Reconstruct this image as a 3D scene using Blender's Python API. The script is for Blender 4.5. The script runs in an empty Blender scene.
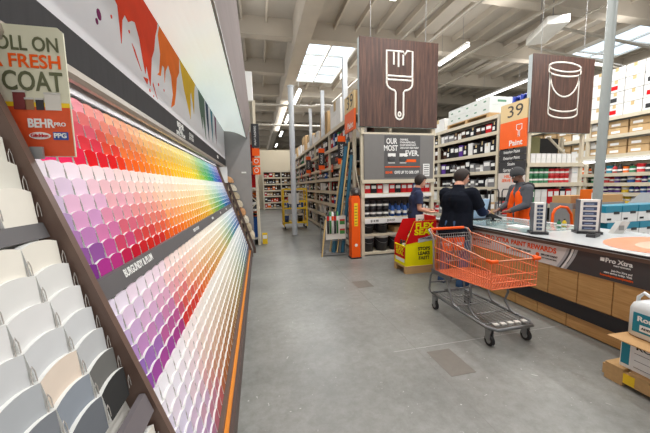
import bpy, bmesh, math, random
from mathutils import Vector, Matrix
random.seed(7)
R = math.radians; PI = math.pi
scene = bpy.context.scene
COL = scene.collection

# ------------------------------------------------------------------ camera, world, light, exposure
cam_d = bpy.data.cameras.new('camera'); cam = bpy.data.objects.new('camera', cam_d); COL.objects.link(cam)
cam_d.sensor_fit = 'HORIZONTAL'; cam_d.sensor_width = 36.0; cam_d.lens = 36.0*289/650; cam_d.clip_start = .05; cam_d.clip_end = 200
right = Vector((0.9745674, -0.2231779, -0.020248)); down = Vector((-0.0429593, -0.0973831, -0.9943194)); fwd = Vector((0.2199383, 0.9699011, -0.1044939))
mw = Matrix.Identity(4)
for i, v in enumerate((right, -down, -fwd)):
    for j in range(3): mw[j][i] = v[j]
mw[0][3], mw[1][3], mw[2][3] = 0, 0, 1.6
cam.matrix_world = mw
scene.camera = cam
w = bpy.data.worlds.new('store_surroundings'); scene.world = w; w.use_nodes = True
w.node_tree.nodes['Background'].inputs[0].default_value = (1.0, .985, .965, 1); w.node_tree.nodes['Background'].inputs[1].default_value = 1.0
scene.view_settings.view_transform = 'Standard'; scene.view_settings.look = 'None'
scene.view_settings.exposure = -0.1; scene.view_settings.gamma = 1.0; scene.view_settings.use_curve_mapping = False

def area(name, loc, sx, sy, power, color=(1, .98, .95), rot=(0, 0, 0)):
    l = bpy.data.lights.new(name, 'AREA'); l.shape = 'RECTANGLE'; l.size = sx; l.size_y = sy; l.energy = power; l.color = color
    o = bpy.data.objects.new(name, l); COL.objects.link(o); o.location = loc; o.rotation_euler = rot; return o
area('skylight_glow', (3.2, 14.2, 7.3), 2.0, 4.2, 500, (.95, .98, 1))
area('skylight_glow', (15.3, 9.8, 7.2), 3.0, 4.5, 480, (.95, .98, 1))
area('lamp_row_light', (3.7, 5.0, 6.2), .3, 9, 330)
area('lamp_row_light', (1.6, 3.0, 6.2), .3, 8, 230)
area('lamp_row_light', (7.2, 9.0, 6.15), .3, 10, 330)
area('lamp_row_light', (1.9, 22.0, 6.2), .3, 16, 240)
area('lamp_row_light', (8.6, 3.0, 6.2), .3, 8, 330)
for x, y, p in ((3.7, 5, 50), (.4, 6, 45), (7.2, 9, 60), (1.9, 22, 85), (12, 9, 75), (5.5, 16, 65)):
    area('ceiling_fill_uplight', (x, y, 6.35), .3, 9, p, (1, .97, .92), (PI, 0, 0))  # added upward fill that brightens the ceiling, no fixture of its own

area('header_fill_light', (-.84, 4.05, 2.112), .015, 5.4, 3.5, (1, .99, .97), (0, R(0), 0))  # added light without a fixture, lifts the top chip rows
# ------------------------------------------------------------------ materials
MATS = {}
def mat(name, c, rough=.55, metal=0.0, var=.06, scale=6.0, alpha=None, emit=0, bump=0, spec=.5, stretch=None, var2=None, coat=0):
    if name in MATS: return MATS[name]
    m = bpy.data.materials.new(name); m.use_nodes = True; nt = m.node_tree; b = nt.nodes['Principled BSDF']
    b.inputs['Roughness'].default_value = rough; b.inputs['Metallic'].default_value = metal
    b.inputs['Specular IOR Level'].default_value = spec
    if coat: b.inputs['Coat Weight'].default_value = coat
    tc = nt.nodes.new('ShaderNodeTexCoord'); mp = nt.nodes.new('ShaderNodeMapping'); nt.links.new(tc.outputs['Object'], mp.inputs[0])
    if stretch: mp.inputs['Scale'].default_value = stretch
    nz = nt.nodes.new('ShaderNodeTexNoise'); nz.inputs['Scale'].default_value = scale; nz.inputs['Detail'].default_value = 4
    nt.links.new(mp.outputs[0], nz.inputs['Vector'])
    mx = nt.nodes.new('ShaderNodeMix'); mx.data_type = 'RGBA'
    c1 = tuple(max(0, x*(1-var*2)) for x in c); c2 = tuple(min(1, x*(1+var)) for x in c)
    if var2: c1 = var2
    mx.inputs['A'].default_value = (*c1, 1); mx.inputs['B'].default_value = (*c2, 1)
    nt.links.new(nz.outputs['Fac'], mx.inputs['Factor']); nt.links.new(mx.outputs['Result'], b.inputs['Base Color'])
    if bump:
        bp = nt.nodes.new('ShaderNodeBump'); bp.inputs['Strength'].default_value = bump; bp.inputs['Distance'].default_value = .01
        nt.links.new(nz.outputs['Fac'], bp.inputs['Height']); nt.links.new(bp.outputs[0], b.inputs['Normal'])
    if emit:
        b.inputs['Emission Color'].default_value = (*c, 1); b.inputs['Emission Strength'].default_value = emit
    if alpha is not None: b.inputs['Alpha'].default_value = alpha
    MATS[name] = m; return m
def objcol(name, rough=.85, attr=False, spec=.08):
    m = bpy.data.materials.new(name); m.use_nodes = True; nt = m.node_tree; b = nt.nodes['Principled BSDF']; b.inputs['Roughness'].default_value = rough; b.inputs['Specular IOR Level'].default_value = spec
    if attr: n = nt.nodes.new('ShaderNodeVertexColor'); n.layer_name = 'Col'
    else: n = nt.nodes.new('ShaderNodeObjectInfo')
    nz = nt.nodes.new('ShaderNodeTexNoise'); nz.inputs['Scale'].default_value = 9
    tc = nt.nodes.new('ShaderNodeTexCoord'); nt.links.new(tc.outputs['Object'], nz.inputs['Vector'])
    mr = nt.nodes.new('ShaderNodeMapRange'); mr.inputs['To Min'].default_value = .92; mr.inputs['To Max'].default_value = 1.05
    nt.links.new(nz.outputs['Fac'], mr.inputs['Value'])
    mx = nt.nodes.new('ShaderNodeMix'); mx.data_type = 'RGBA'; mx.blend_type = 'MULTIPLY'; mx.inputs['Factor'].default_value = 1
    nt.links.new(n.outputs['Color'], mx.inputs['A']); nt.links.new(mr.outputs[0], mx.inputs['B'])
    nt.links.new(mx.outputs['Result'], b.inputs['Base Color'])
    return m
def s(r, g, b):  # sRGB bytes to linear
    f = lambda v: (v/255/12.92) if v/255 <= .04045 else ((v/255+.055)/1.055)**2.4
    return (f(r), f(g), f(b))
OC = objcol('coloured_card'); OCA = objcol('coloured_card_many', attr=True); OCG = objcol('coloured_plastic', .4, spec=.35)
white = mat('white_paint', s(232, 232, 228), .5); paper = mat('white_paper', s(234, 234, 232), .75, var=.02, spec=.15)
offwhite = mat('offwhite_panel', s(222, 220, 214), .45, var=.03)
brown = mat('brown_laminate', s(104, 82, 72), .45, var=.08, scale=14, stretch=(1, 1, 1))
brown2 = mat('brown_laminate_dark', s(78, 60, 54), .5)
bandgrey = mat('charcoal_band', s(62, 61, 63), .7, spec=.2, var=.12, scale=8, stretch=(4, 4, .6))
stripgrey = mat('grey_label_strip', s(92, 90, 92), .5)
metaltrim = mat('brushed_metal_trim', s(168, 158, 146), .4, .35)
darkslot = mat('dark_slot', s(40, 38, 40), .6)
orange = mat('safety_orange', s(240, 92, 20), .5, var=.04, spec=.25)
orangeW = mat('orange_wire', s(242, 126, 80), .5)
steel = mat('chrome_steel', s(150, 150, 150), .3, .8)
galv = mat('galvanised_grey', s(150, 150, 150), .45, .3)
dark = mat('black_plastic', s(34, 34, 38), .45); black = mat('near_black', s(22, 22, 25), .6)
beige = mat('rack_beige', s(208, 198, 176), .5, var=.05)
rackwhite = mat('rack_grey_white', s(190, 186, 176), .5)
concrete_beam = mat('ceiling_beam_paint', s(188, 179, 166), .85, var=.08, scale=1.5)
deckm = mat('ceiling_deck_paint', s(182, 175, 165), .9, var=.1, scale=.8)
cardb = mat('cardboard', s(186, 146, 98), .75, var=.07); cardb2 = mat('cardboard_dark', s(160, 120, 76), .75)
woodp = mat('pallet_wood', s(196, 158, 108), .7, var=.12, scale=3, stretch=(1, 12, 12))
yellow = mat('yellow_paint', s(240, 200, 30), .45); red = mat('red_print', s(205, 20, 26), .6, spec=.15)
sy = mat('bright_yellow_print', s(238, 226, 10), .6, var=.02, spec=.15)
teal = mat('teal_print', s(20, 128, 150), .45); blue = mat('blue_print', s(40, 80, 160), .45)
cream = mat('cream_print', s(216, 212, 188), .5, var=.02); olive = mat('olive_print', s(96, 98, 70), .5)
polewh = mat('pole_pale_grey', s(196, 202, 208), .4, var=.04); polegrey = mat('pole_grey_green', s(150, 156, 154), .4, var=.04)
lampm = mat('lamp_glow', (1, 1, 1), .5, emit=5); skym = mat('skylight_glow', s(215, 235, 255), .5, emit=1.5)
tan = mat('tan_board', s(200, 174, 126), .6)
skinA = mat('skin_light', s(206, 150, 126), .55, var=.04, scale=20); skinB = mat('skin_brown', s(112, 74, 56), .5, var=.05, scale=20)

def wood_sign():
    m = bpy.data.materials.new('dark_plank_wood'); m.use_nodes = True; nt = m.node_tree; b = nt.nodes['Principled BSDF']
    tc = nt.nodes.new('ShaderNodeTexCoord'); mp = nt.nodes.new('ShaderNodeMapping'); mp.inputs['Scale'].default_value = (9, 9, .55)
    nt.links.new(tc.outputs['Object'], mp.inputs[0])
    n1 = nt.nodes.new('ShaderNodeTexNoise'); n1.inputs['Scale'].default_value = 2.2; n1.inputs['Detail'].default_value = 8; n1.inputs['Roughness'].default_value = .7
    nt.links.new(mp.outputs[0], n1.inputs['Vector'])
    cr = nt.nodes.new('ShaderNodeValToRGB'); e = cr.color_ramp.elements
    e[0].position = .32; e[0].color = (*s(42, 26, 22), 1); e[1].position = .72; e[1].color = (*s(112, 78, 60), 1)
    x = e.new(.5); x.color = (*s(76, 49, 40), 1)
    nt.links.new(n1.outputs['Fac'], cr.inputs[0]); nt.links.new(cr.outputs[0], b.inputs['Base Color']); b.inputs['Roughness'].default_value = .55
    return m
woodsign = wood_sign()
def panel_wood():
    m = bpy.data.materials.new('golden_wood_grain'); m.use_nodes = True; nt = m.node_tree; b = nt.nodes['Principled BSDF']
    tc = nt.nodes.new('ShaderNodeTexCoord'); mp = nt.nodes.new('ShaderNodeMapping'); mp.inputs['Scale'].default_value = (2, 1.2, 16)
    nt.links.new(tc.outputs['Object'], mp.inputs[0])
    n1 = nt.nodes.new('ShaderNodeTexNoise'); n1.inputs['Scale'].default_value = 2.5; n1.inputs['Detail'].default_value = 6; n1.inputs['Distortion'].default_value = 1.2
    nt.links.new(mp.outputs[0], n1.inputs['Vector'])
    cr = nt.nodes.new('ShaderNodeValToRGB'); e = cr.color_ramp.elements
    e[0].position = .3; e[0].color = (*s(176, 132, 78), 1); e[1].position = .7; e[1].color = (*s(200, 158, 102), 1)
    nt.links.new(n1.outputs['Fac'], cr.inputs[0]); nt.links.new(cr.outputs[0], b.inputs['Base Color']); b.inputs['Roughness'].default_value = .5
    return m
pwood = panel_wood()
def floor_mat():
    m = bpy.data.materials.new('polished_concrete'); m.use_nodes = True; nt = m.node_tree; b = nt.nodes['Principled BSDF']; N = nt.nodes.new; L = nt.links.new
    tc = N('ShaderNodeTexCoord')
    def noise(sc, det, dist=0, rg=.6):
        n = N('ShaderNodeTexNoise'); n.inputs['Scale'].default_value = sc; n.inputs['Detail'].default_value = det; n.inputs['Distortion'].default_value = dist
        n.inputs['Roughness'].default_value = rg; L(tc.outputs['Object'], n.inputs['Vector']); return n
    a = noise(.9, 6); cr = N('ShaderNodeValToRGB'); e = cr.color_ramp.elements
    e[0].position = .3; e[0].color = (*s(112, 113, 110), 1); e[1].position = .72; e[1].color = (*s(148, 149, 146), 1); L(a.outputs['Fac'], cr.inputs[0])
    bn = noise(11, 12, 0, .82); cr2 = N('ShaderNodeValToRGB'); e = cr2.color_ramp.elements
    e[0].position = .32; e[0].color = (.6, .59, .55, 1); e[1].position = .62; e[1].color = (1.05, 1.05, 1.05, 1); L(bn.outputs['Fac'], cr2.inputs[0])
    mx = N('ShaderNodeMix'); mx.data_type = 'RGBA'; mx.blend_type = 'MULTIPLY'; mx.inputs['Factor'].default_value = .8
    L(cr.outputs[0], mx.inputs['A']); L(cr2.outputs[0], mx.inputs['B'])
    sp = noise(9, 2, 3.5); cr3 = N('ShaderNodeValToRGB'); e = cr3.color_ramp.elements   # pale scuffs
    e[0].position = .71; e[0].color = (0, 0, 0, 1); e[1].position = .75; e[1].color = (1, 1, 1, 1); L(sp.outputs['Fac'], cr3.inputs[0])
    m2 = N('ShaderNodeMix'); m2.data_type = 'RGBA'; m2.inputs['B'].default_value = (*s(215, 215, 212), 1)
    ml = N('ShaderNodeMath'); ml.operation = 'MULTIPLY'; ml.inputs[1].default_value = .6; L(cr3.outputs[0], ml.inputs[0]); L(ml.outputs[0], m2.inputs['Factor'])
    L(mx.outputs['Result'], m2.inputs['A']); L(m2.outputs['Result'], b.inputs['Base Color'])
    mr = N('ShaderNodeMapRange'); mr.inputs['To Min'].default_value = .28; mr.inputs['To Max'].default_value = .5; L(bn.outputs['Fac'], mr.inputs['Value']); L(mr.outputs[0], b.inputs['Roughness'])
    return m
floorm = floor_mat()

# ------------------------------------------------------------------ mesh helpers
class MB:
    def __init__(self): self.v = []; self.f = []; self.m = []; self.s = []
    def add(self, vs, fs, mi=0, sm=False):
        o = len(self.v); self.v += [tuple(p) for p in vs]
        for f in fs: self.f.append(tuple(o+i for i in f)); self.m.append(mi); self.s.append(sm)
        return self
    def box(self, x0, x1, y0, y1, z0, z1, mi=0):
        v = [(x, y, z) for z in (z0, z1) for y in (y0, y1) for x in (x0, x1)]
        return self.add(v, [(0, 2, 3, 1), (4, 5, 7, 6), (0, 1, 5, 4), (2, 6, 7, 3), (0, 4, 6, 2), (1, 3, 7, 5)], mi)
    def cbox(self, c, d, mi=0):
        return self.box(c[0]-d[0]/2, c[0]+d[0]/2, c[1]-d[1]/2, c[1]+d[1]/2, c[2]-d[2]/2, c[2]+d[2]/2, mi)
    def prism(self, poly, axis, a, b, mi=0, side=None):
        # poly: 2D points; axis 'x': (y,z) extruded in x; 'y': (x,z); 'z': (x,y)
        def P(p, t): return {'x': (t, p[0], p[1]), 'y': (p[0], t, p[1]), 'z': (p[0], p[1], t)}[axis]
        n = len(poly); vs = [P(p, a) for p in poly]+[P(p, b) for p in poly]
        self.add(vs, [tuple(range(n))[::-1], tuple(range(n, 2*n))], mi)
        self.add(vs, [(i, (i+1) % n, n+(i+1) % n, n+i) for i in range(n)], mi if side is None else side)
        return self
    def tube(self, pts, r, n=8, mi=0, closed=False, cap=True):
        pts = [Vector(p) for p in pts]; k = len(pts); rs = r if isinstance(r, (list, tuple)) else [r]*k
        rings = []; prev = None
        for i, p in enumerate(pts):
            if closed: d = pts[(i+1) % k]-pts[i-1]
            else: d = pts[min(i+1, k-1)]-pts[max(i-1, 0)]
            d.normalize()
            if prev is None:
                up = Vector((0, 0, 1)) if abs(d.z) < .9 else Vector((1, 0, 0)); u = d.cross(up).normalized()
            else:
                u = (prev - d*prev.dot(d)).normalized()
            prev = u; v2 = d.cross(u)
            rings.append([p+(u*math.cos(2*PI*j/n)+v2*math.sin(2*PI*j/n))*rs[i] for j in range(n)])
        vs = [q for rg in rings for q in rg]; fs = []
        for i in range(k if closed else k-1):
            for j in range(n):
                a = i*n+j; b = i*n+(j+1) % n; c = ((i+1) % k)*n+(j+1) % n; d = ((i+1) % k)*n+j
                fs.append((a, b, c, d))
        self.add(vs, fs, mi, True)
        if cap and not closed:
            self.add(rings[0], [tuple(range(n))[::-1]], mi); self.add(rings[-1], [tuple(range(n))], mi)
        return self
    def lathe(self, prof, c=(0, 0, 0), n=20, mi=0, smooth=True):
        vs = []; fs = []
        for (r, z) in prof:
            for j in range(n): vs.append((c[0]+r*math.cos(2*PI*j/n), c[1]+r*math.sin(2*PI*j/n), c[2]+z))
        for i in range(len(prof)-1):
            for j in range(n):
                fs.append((i*n+j, i*n+(j+1) % n, (i+1)*n+(j+1) % n, (i+1)*n+j))
        self.add(vs, fs, mi, smooth)
        return self
    def cyl(self, p0, p1, r, n=12, mi=0): return self.tube([p0, p1], r, n, mi)
    def build(self, name, mats, parent=None, loc=None, rot=None, bevel=0, link=True):
        me = bpy.data.meshes.new(name); me.from_pydata(self.v, [], self.f)
        if not isinstance(mats, (list, tuple)): mats = [mats]
        for m in mats: me.materials.append(m)
        me.polygons.foreach_set('material_index', self.m); me.polygons.foreach_set('use_smooth', self.s); me.update()
        o = bpy.data.objects.new(name, me)
        if link: COL.objects.link(o)
        if parent: o.parent = parent
        if loc: o.location = loc
        if rot: o.rotation_euler = rot
        if bevel:
            b = o.modifiers.new('bevel', 'BEVEL'); b.width = bevel; b.segments = 2; b.limit_method = 'ANGLE'
        return o
def B(name, mats, parent, *boxes, bevel=0, **k):
    m = MB()
    for b in boxes: m.box(*b)
    return m.build(name, mats, parent, bevel=bevel, **k)
def tag(o, label, cat, group=None, kind=None):
    if label: o['label'] = label
    if cat: o['category'] = cat
    if group: o['group'] = group
    if kind: o['kind'] = kind
    return o
def thing(name, label, cat, loc=(0, 0, 0), rz=0, group=None):
    o = bpy.data.objects.new(name, None); o.empty_display_size = .1; COL.objects.link(o); o.location = loc; o.rotation_euler = (0, 0, rz)
    return tag(o, label, cat, group)
def struct(o): o['kind'] = 'structure'; return o
def dup(root, loc, rz=None, label=None, group=None, cat=None, color=None, scale=None):
    r = root.copy(); COL.objects.link(r); r.location = loc
    if rz is not None: r.rotation_euler = (0, 0, rz)
    if label: r['label'] = label
    if group: r['group'] = group
    elif 'group' in r.keys(): del r['group']
    if cat: r['category'] = cat
    if color: r.color = (*color, 1)
    if scale: r.scale = scale
    for ch in list(root.children):
        c = ch.copy(); COL.objects.link(c); c.parent = r
        if color and ch.get('tint'): c.color = (*color, 1)
        for g in list(ch.children):
            d = g.copy(); COL.objects.link(d); d.parent = c
    return r
def basis(face):
    # returns (u, v, n): reading direction, up, outward normal
    return {'-y': (Vector((1, 0, 0)), Vector((0, 0, 1)), Vector((0, -1, 0))), '+x': (Vector((0, 1, 0)), Vector((0, 0, 1)), Vector((1, 0, 0))),
            '-x': (Vector((0, -1, 0)), Vector((0, 0, 1)), Vector((-1, 0, 0))), '+y': (Vector((-1, 0, 0)), Vector((0, 0, 1)), Vector((0, 1, 0))),
            'up': (Vector((1, 0, 0)), Vector((0, 1, 0)), Vector((0, 0, 1)))}[face]
def text(name, body, pos, size, face, m, parent=None, align='CENTER', bold=.0, width=None, depth=.002, uvn=None, line=1.0):
    cu = bpy.data.curves.new(name, 'FONT'); cu.body = body; cu.size = size; cu.align_x = align; cu.align_y = 'CENTER'; cu.extrude = depth/2; cu.offset = bold*size; cu.space_line = line
    cu.resolution_u = 3
    t = bpy.data.objects.new(name, cu); COL.objects.link(t); bpy.context.view_layer.update()
    dg = bpy.context.evaluated_depsgraph_get(); me = bpy.data.meshes.new_from_object(t.evaluated_get(dg)); bpy.data.objects.remove(t)
    u, v, n = uvn or basis(face)
    xs = [p.co.x for p in me.vertices]
    sc = 1
    if width and xs: sc = width/max(1e-6, max(xs)-min(xs))
    P = Vector(pos)
    for p in me.vertices:
        q = p.co.copy(); p.co = P + u*(q.x*sc) + v*q.y + n*(q.z+depth/2)
    me.materials.clear(); me.materials.append(m)
    o = bpy.data.objects.new(name, me); COL.objects.link(o)
    if parent: o.parent = parent
    return o
def plate(name, poly, pos, face, m, parent=None, depth=.002, uvn=None):
    u, v, n = uvn or basis(face); P = Vector(pos); k = len(poly)
    vs = [P+u*a+v*b+n*t for t in (0, depth) for a, b in poly]
    mb = MB(); mb.add(vs, [tuple(range(k))[::-1], tuple(range(k, 2*k))] + [(i, (i+1) % k, k+(i+1) % k, k+i) for i in range(k)])
    return mb.build(name, m, parent)
def rect(w, h): return [(-w/2, -h/2), (w/2, -h/2), (w/2, h/2), (-w/2, h/2)]
def stroke(name, pts, wd, pos, face, m, parent, closed=False, depth=.004, uvn=None):
    u, v, n = uvn or basis(face); P = Vector(pos)
    mb = MB(); r = wd/2
    mb.tube([P+u*a+v*b+n*.002 for a, b in pts], r, 6, closed=closed)
    # flatten the stroke against its board
    vs = []
    for p in mb.v:
        d = (Vector(p)-P).dot(n); vs.append(tuple(Vector(p)-n*d+n*(.001+max(0, min(depth, d*.3+.002)))))
    mb.v = vs
    return mb.build(name, m, parent)

# ------------------------------------------------------------------ the setting
fl = MB(); fl.box(-6, 26, -3, 46, -.1, 0); struct(fl.build('floor', floorm))
for i, (x0, x1, y0, y1) in enumerate([(1.45, 1.72, 4.17, 4.48), (1.5, 1.74, 1.97, 2.34)]):
    struct(B('floor_patch', mat('floor_patch_brown', s(112, 107, 100), .45, var=.12, scale=18), None, (x0, x1, y0, y1, 0, .0015)))
jm = mat('floor_joint_dark', s(122, 121, 117), .7)
struct(B('floor_joint', jm, None, (1.43, 1.434, -3, 9, 0, .001))); struct(B('floor_joint', mat('floor_joint_pale', s(170, 170, 168), .7), None, (1.2, 3.2, 2.42, 2.426, 0, .001))); struct(B('floor_joint', jm, None, (0, 12, 9.2, 9.21, 0, .001)))
ce = MB(); ce.box(-6, 26, -3, 46, 7.62, 7.75)
struct(ce.build('ceiling', deckm))
k = 0
for i in range(-1, 11):
    y = 11.1+3.4*(i-2)
    struct(B('ceiling_cross_beam', concrete_beam, None, (-6, 1.45, y, y+.35, 7.0, 7.62), (1.95, 26, y, y+.35, 7.0, 7.62)) if i != 3 else B('ceiling_cross_beam', concrete_beam, None, (-6, 1.45, y, y+.35, 7.0, 7.62), (4.3, 26, y, y+.35, 7.0, 7.62)))
struct(B('ceiling_girder', concrete_beam, None, (1.45, 1.95, -3, 45.8, 6.55, 7.62)))
struct(B('ceiling_girder', concrete_beam, None, (17.5, 18, -3, 45.8, 6.55, 7.62)))
for j in range(0, 34):
    x = -5.4+.84*j
    if 1.3 < x < 2.1: continue
    struct(B('ceiling_joist', concrete_beam, None, (x, x+.07, -3, 45.8, 7.42, 7.62)))
struct(B('wall_back', mat('cream_wall', s(214, 202, 178), .7, var=.04, scale=.6), None, (-6, 26, 45.8, 46, 0, 7.75)))
struct(B('wall_partition', mat('cream_wall', s(214, 202, 178), .7), None, (-2.0, 3.4, 22.2, 22.4, 0, 4.35)))
struct(B('wall_right', mat('pale_wall', s(196, 188, 170), .7, var=.04, scale=.6), None, (19.5, 19.7, -3, 45.8, 0, 7.62)))
struct(B('wall_right_shelf_backing', mat('cream_wall', s(214, 202, 178), .7), None, (11.3, 11.36, 1.5, 16, 0, 2.4)))
def skylight(x0, x1, y0, y1, name='window_1'):
    f = B(name, skym, None, (x0, x1, y0, y1, 7.36, 7.4)); struct(f)
    fr = MB()
    for a in range(3):
        x = x0+(x1-x0)*a/2; fr.box(x-.05, x+.05, y0, y1, 7.28, 7.42)
    for a in range(5):
        y = y0+(y1-y0)*a/4; fr.box(x0, x1, y-.05, y+.05, 7.3, 7.42)
    o = fr.build('window_frame', mat('frame_white', s(226, 226, 222), .5), f)
skylight(2.1, 4.2, 12.0, 16.3); skylight(14.0, 16.4, 7.3, 11.8, 'window_2'); skylight(14.0, 16.6, 3.4, 6.6, 'window_3')

# lamps
def strip_lamp(x, y, z, L, label, group=None):
    t = thing('strip_lamp', label, 'ceiling lamp', (x, y, z), 0, group)
    mb = MB(); mb.prism([(-.1, .0), (-.06, .09), (.06, .09), (.1, .0)], 'y', -L/2, L/2); mb.build('housing', white, t)
    B('diffuser', lampm, t, (-.085, .085, -L/2+.02, L/2-.02, -.03, 0))
    for sy_ in (-1, 1): m = MB(); m.cyl((0, sy_*L*.35, .08), (0, sy_*L*.35, 7.6-z), .008, 5); m.build('hanger', galv, t)
    return t
strip_lamp(7.18, 9.9, 6.3, 1.7, 'bright strip lamp hanging right of the paintbrush sign')
strip_lamp(12.38, 13.1, 6.3, 3.2, 'strip lamp hanging above the rack behind the large number 39 sign')
strip_lamp(3.62, 7.1, 6.42, .8, 'short lamp at the very top edge, right of the paintbrush sign')
for y, l in ((15.5, 'nearest strip lamp in the row beside the big ceiling girder'), (20.3, 'second nearest strip lamp beside the big ceiling girder'), (26.0, 'third strip lamp along the big ceiling girder'), (33, 'farthest strip lamp along the big ceiling girder')):
    strip_lamp(2.12, y, 6.2, 2.4, l)
# heater box and pipes under the roof
t = thing('ceiling_duct_box', 'long white box unit hung under the ceiling above the bucket sign', 'air unit', (8.6, 7.4, 6.0), R(-25))
B('casing', white, t, (-.28, .28, -.55, .75, 0, .22), bevel=.01)
m = MB(); m.cyl((-.2, 0, .22), (-.2, 0, 1.6), .015, 6); m.cyl((.2, .2, .22), (.2, .2, 1.6), .015, 6); m.build('hanger', galv, t)
pm = mat('pipe_offwhite', s(190, 184, 172), .5)
def pipe(p, r, label):
    m = MB(); m.tube(p, r, 8); tag(m.build('ceiling_pipe', pm), label, 'pipe')
pipe([(-3, 12.4, 4.95), (2.3, 12.4, 4.95), (2.6, 12.4, 5.0), (5, 12.4, 5.0)], .05, 'level white pipe crossing the aisle behind the tall pale pole')
pipe([(-3, 17.5, 5.2), (6, 17.5, 5.2)], .06, 'far level pipe crossing high over the aisle')
pipe([(4.9, 5.0, 6.2), (4.2, 16, 6.2)], .04, 'thin pipe running along the ceiling above the paintbrush sign')
pipe([(5.6, 3, 6.0), (5.0, 18, 6.0)], .045, 'pipe running along the ceiling between the two wooden signs')
pipe([(8.2, 3, 6.3), (6.9, 20, 6.3)], .05, 'long pipe running to the back above the bucket sign')
pipe([(9.6, 3, 6.3), (8.2, 22, 6.3)], .04, 'thin pipe running beside the long ceiling pipe above the bucket sign')
pipe([(8.7, 7.6, 6.35), (17, 7.9, 6.0)], .045, 'pipe running right from the hung white box unit')
pipe([(9.0, 8.4, 6.1), (17, 8.8, 5.7)], .04, 'lower pipe running right behind the grey pole')
pipe([(6, 7.0, 6.6), (10.5, 4.8, 6.6)], .02, 'thin conduit slanting over the white box unit')
pipe([(-1, 7.4, 6.9), (9, 7.1, 6.9)], .02, 'thin conduit crossing the ceiling near the top edge')

# poles
def pole(x, y, h, r, m, label):
    t = thing('support_pole', label, 'pole', (x, y, 0))
    a = MB(); a.cyl((0, 0, 0), (0, 0, h), r, 20); a.build('shaft', m, t)
    a = MB(); a.lathe([(0, 0), (r*1.5, 0), (r*1.5, .02), (r*.9, .02)]); a.build('base_plate', galv, t)
    if h < 6: a = MB(); a.lathe([(r, 0), (r*1.15, 0), (r*1.15, .05), (0, .05)], (0, 0, h)); a.build('cap', m, t)
    return t
pole(1.12, 9.5, 4.72, .088, polewh, 'tall pale pole standing in the middle of the far aisle')
pole(6.05, 4.06, 7.6, .07, polegrey, 'tall grey pole behind the service counter beside the bucket sign')

# ------------------------------------------------------------------ products
PAL = [('red', s(190, 40, 44)), ('white', s(226, 226, 224)), ('black', s(40, 40, 44)), ('blue', s(50, 90, 160)), ('orange', s(226, 110, 40)), ('grey', s(130, 130, 132)),
       ('tan', s(190, 160, 120)), ('green', s(50, 120, 80)), ('yellow', s(226, 190, 50)), ('purple', s(90, 60, 140)), ('dark brown', s(74, 52, 42)), ('teal', s(30, 120, 140))]
PD = dict(PAL)
def proto_can(h=.19, r=.082):
    t = thing('paint_can', None, 'can', (0, 0, -50)); m = MB(); m.lathe([(0, 0), (r, 0), (r, .01), (r*.97, .012), (r*.97, h-.02), (r, h-.015), (r, h)], n=14)
    o = m.build('can_body', OCG, t); o['tint'] = 1
    m = MB(); m.lathe([(r, h-.001), (r*.9, h), (r*.88, h-.006), (0, h-.006)], n=14); m.build('lid', galv, t)
    m = MB(); n = 14
    m.lathe([(r*.985, h*.36), (r*.985, h*.6)], n=n); m.build('label_band', paper, t)
    return t
def proto_pail(h=.36, r=.15):
    t = thing('plastic_pail', None, 'pail', (0, 0, -50)); m = MB(); m.lathe([(0, 0), (r*.88, 0), (r, h*.86), (r, h*.9)], n=18); o = m.build('pail_body', OCG, t); o['tint'] = 1
    m = MB(); m.lathe([(r*1.01, h*.84), (r*1.07, h*.85), (r*1.07, h*.98), (r, h), (0, h)], n=18); m.build('lid', white, t)
    m = MB(); m.tube([(r*1.03*math.cos(a), -abs(r*1.03*math.sin(a))-.004, h*.8-.1*math.sin(a)) for a in [PI*i/8 for i in range(9)]], .004, 5); m.build('handle', galv, t)
    return t
def proto_carton(w=.3, d=.3, h=.22):
    t = thing('carton', None, 'box', (0, 0, -50)); m = MB(); m.box(-w/2, w/2, -d/2, d/2, 0, h); o = m.build('box_body', OC, t, bevel=.006); o['tint'] = 1
    m = MB(); m.box(-w*.1, w*.1, -d/2-.0015, d/2+.0015, h-.001, h+.001); m.box(-w*.1, w*.1, -d/2-.0015, -d/2, h*.7, h); m.build('tape', tan, t)
    m = MB(); m.box(-w*.34, w*.12, -d/2-.002, -d/2, h*.2, h*.55); m.build('label', paper, t)
    return t
def proto_bottle(h=.26, r=.045):
    t = thing('plastic_bottle', None, 'bottle', (0, 0, -50)); m = MB(); m.lathe([(0, 0), (r, 0), (r, h*.62), (r*.45, h*.8), (r*.4, h*.84)], n=12); o = m.build('bottle_body', OCG, t); o['tint'] = 1
    m = MB(); m.lathe([(r*.5, h*.83), (r*.5, h), (0, h)], n=10); m.build('cap', dark, t)
    m = MB(); m.lathe([(r*1.01, h*.2), (r*1.01, h*.42)], n=12); m.build('label_band', paper, t)
    return t
def proto_pack(w=.2, d=.12, h=.2):
    t = thing('boxed_product', None, 'package', (0, 0, -50)); m = MB(); m.box(-w/2, w/2, -d/2, d/2, 0, h); o = m.build('package', OC, t); o['tint'] = 1
    m = MB(); m.box(-w*.4, w*.4, -d/2-.002, -d/2, h*.5, h*.85); m.build('printed_panel', paper, t)
    return t
P_can, P_pail, P_carton, P_bottle, P_pack = proto_can(), proto_pail(), proto_carton(), proto_bottle(), proto_pack()
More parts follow.
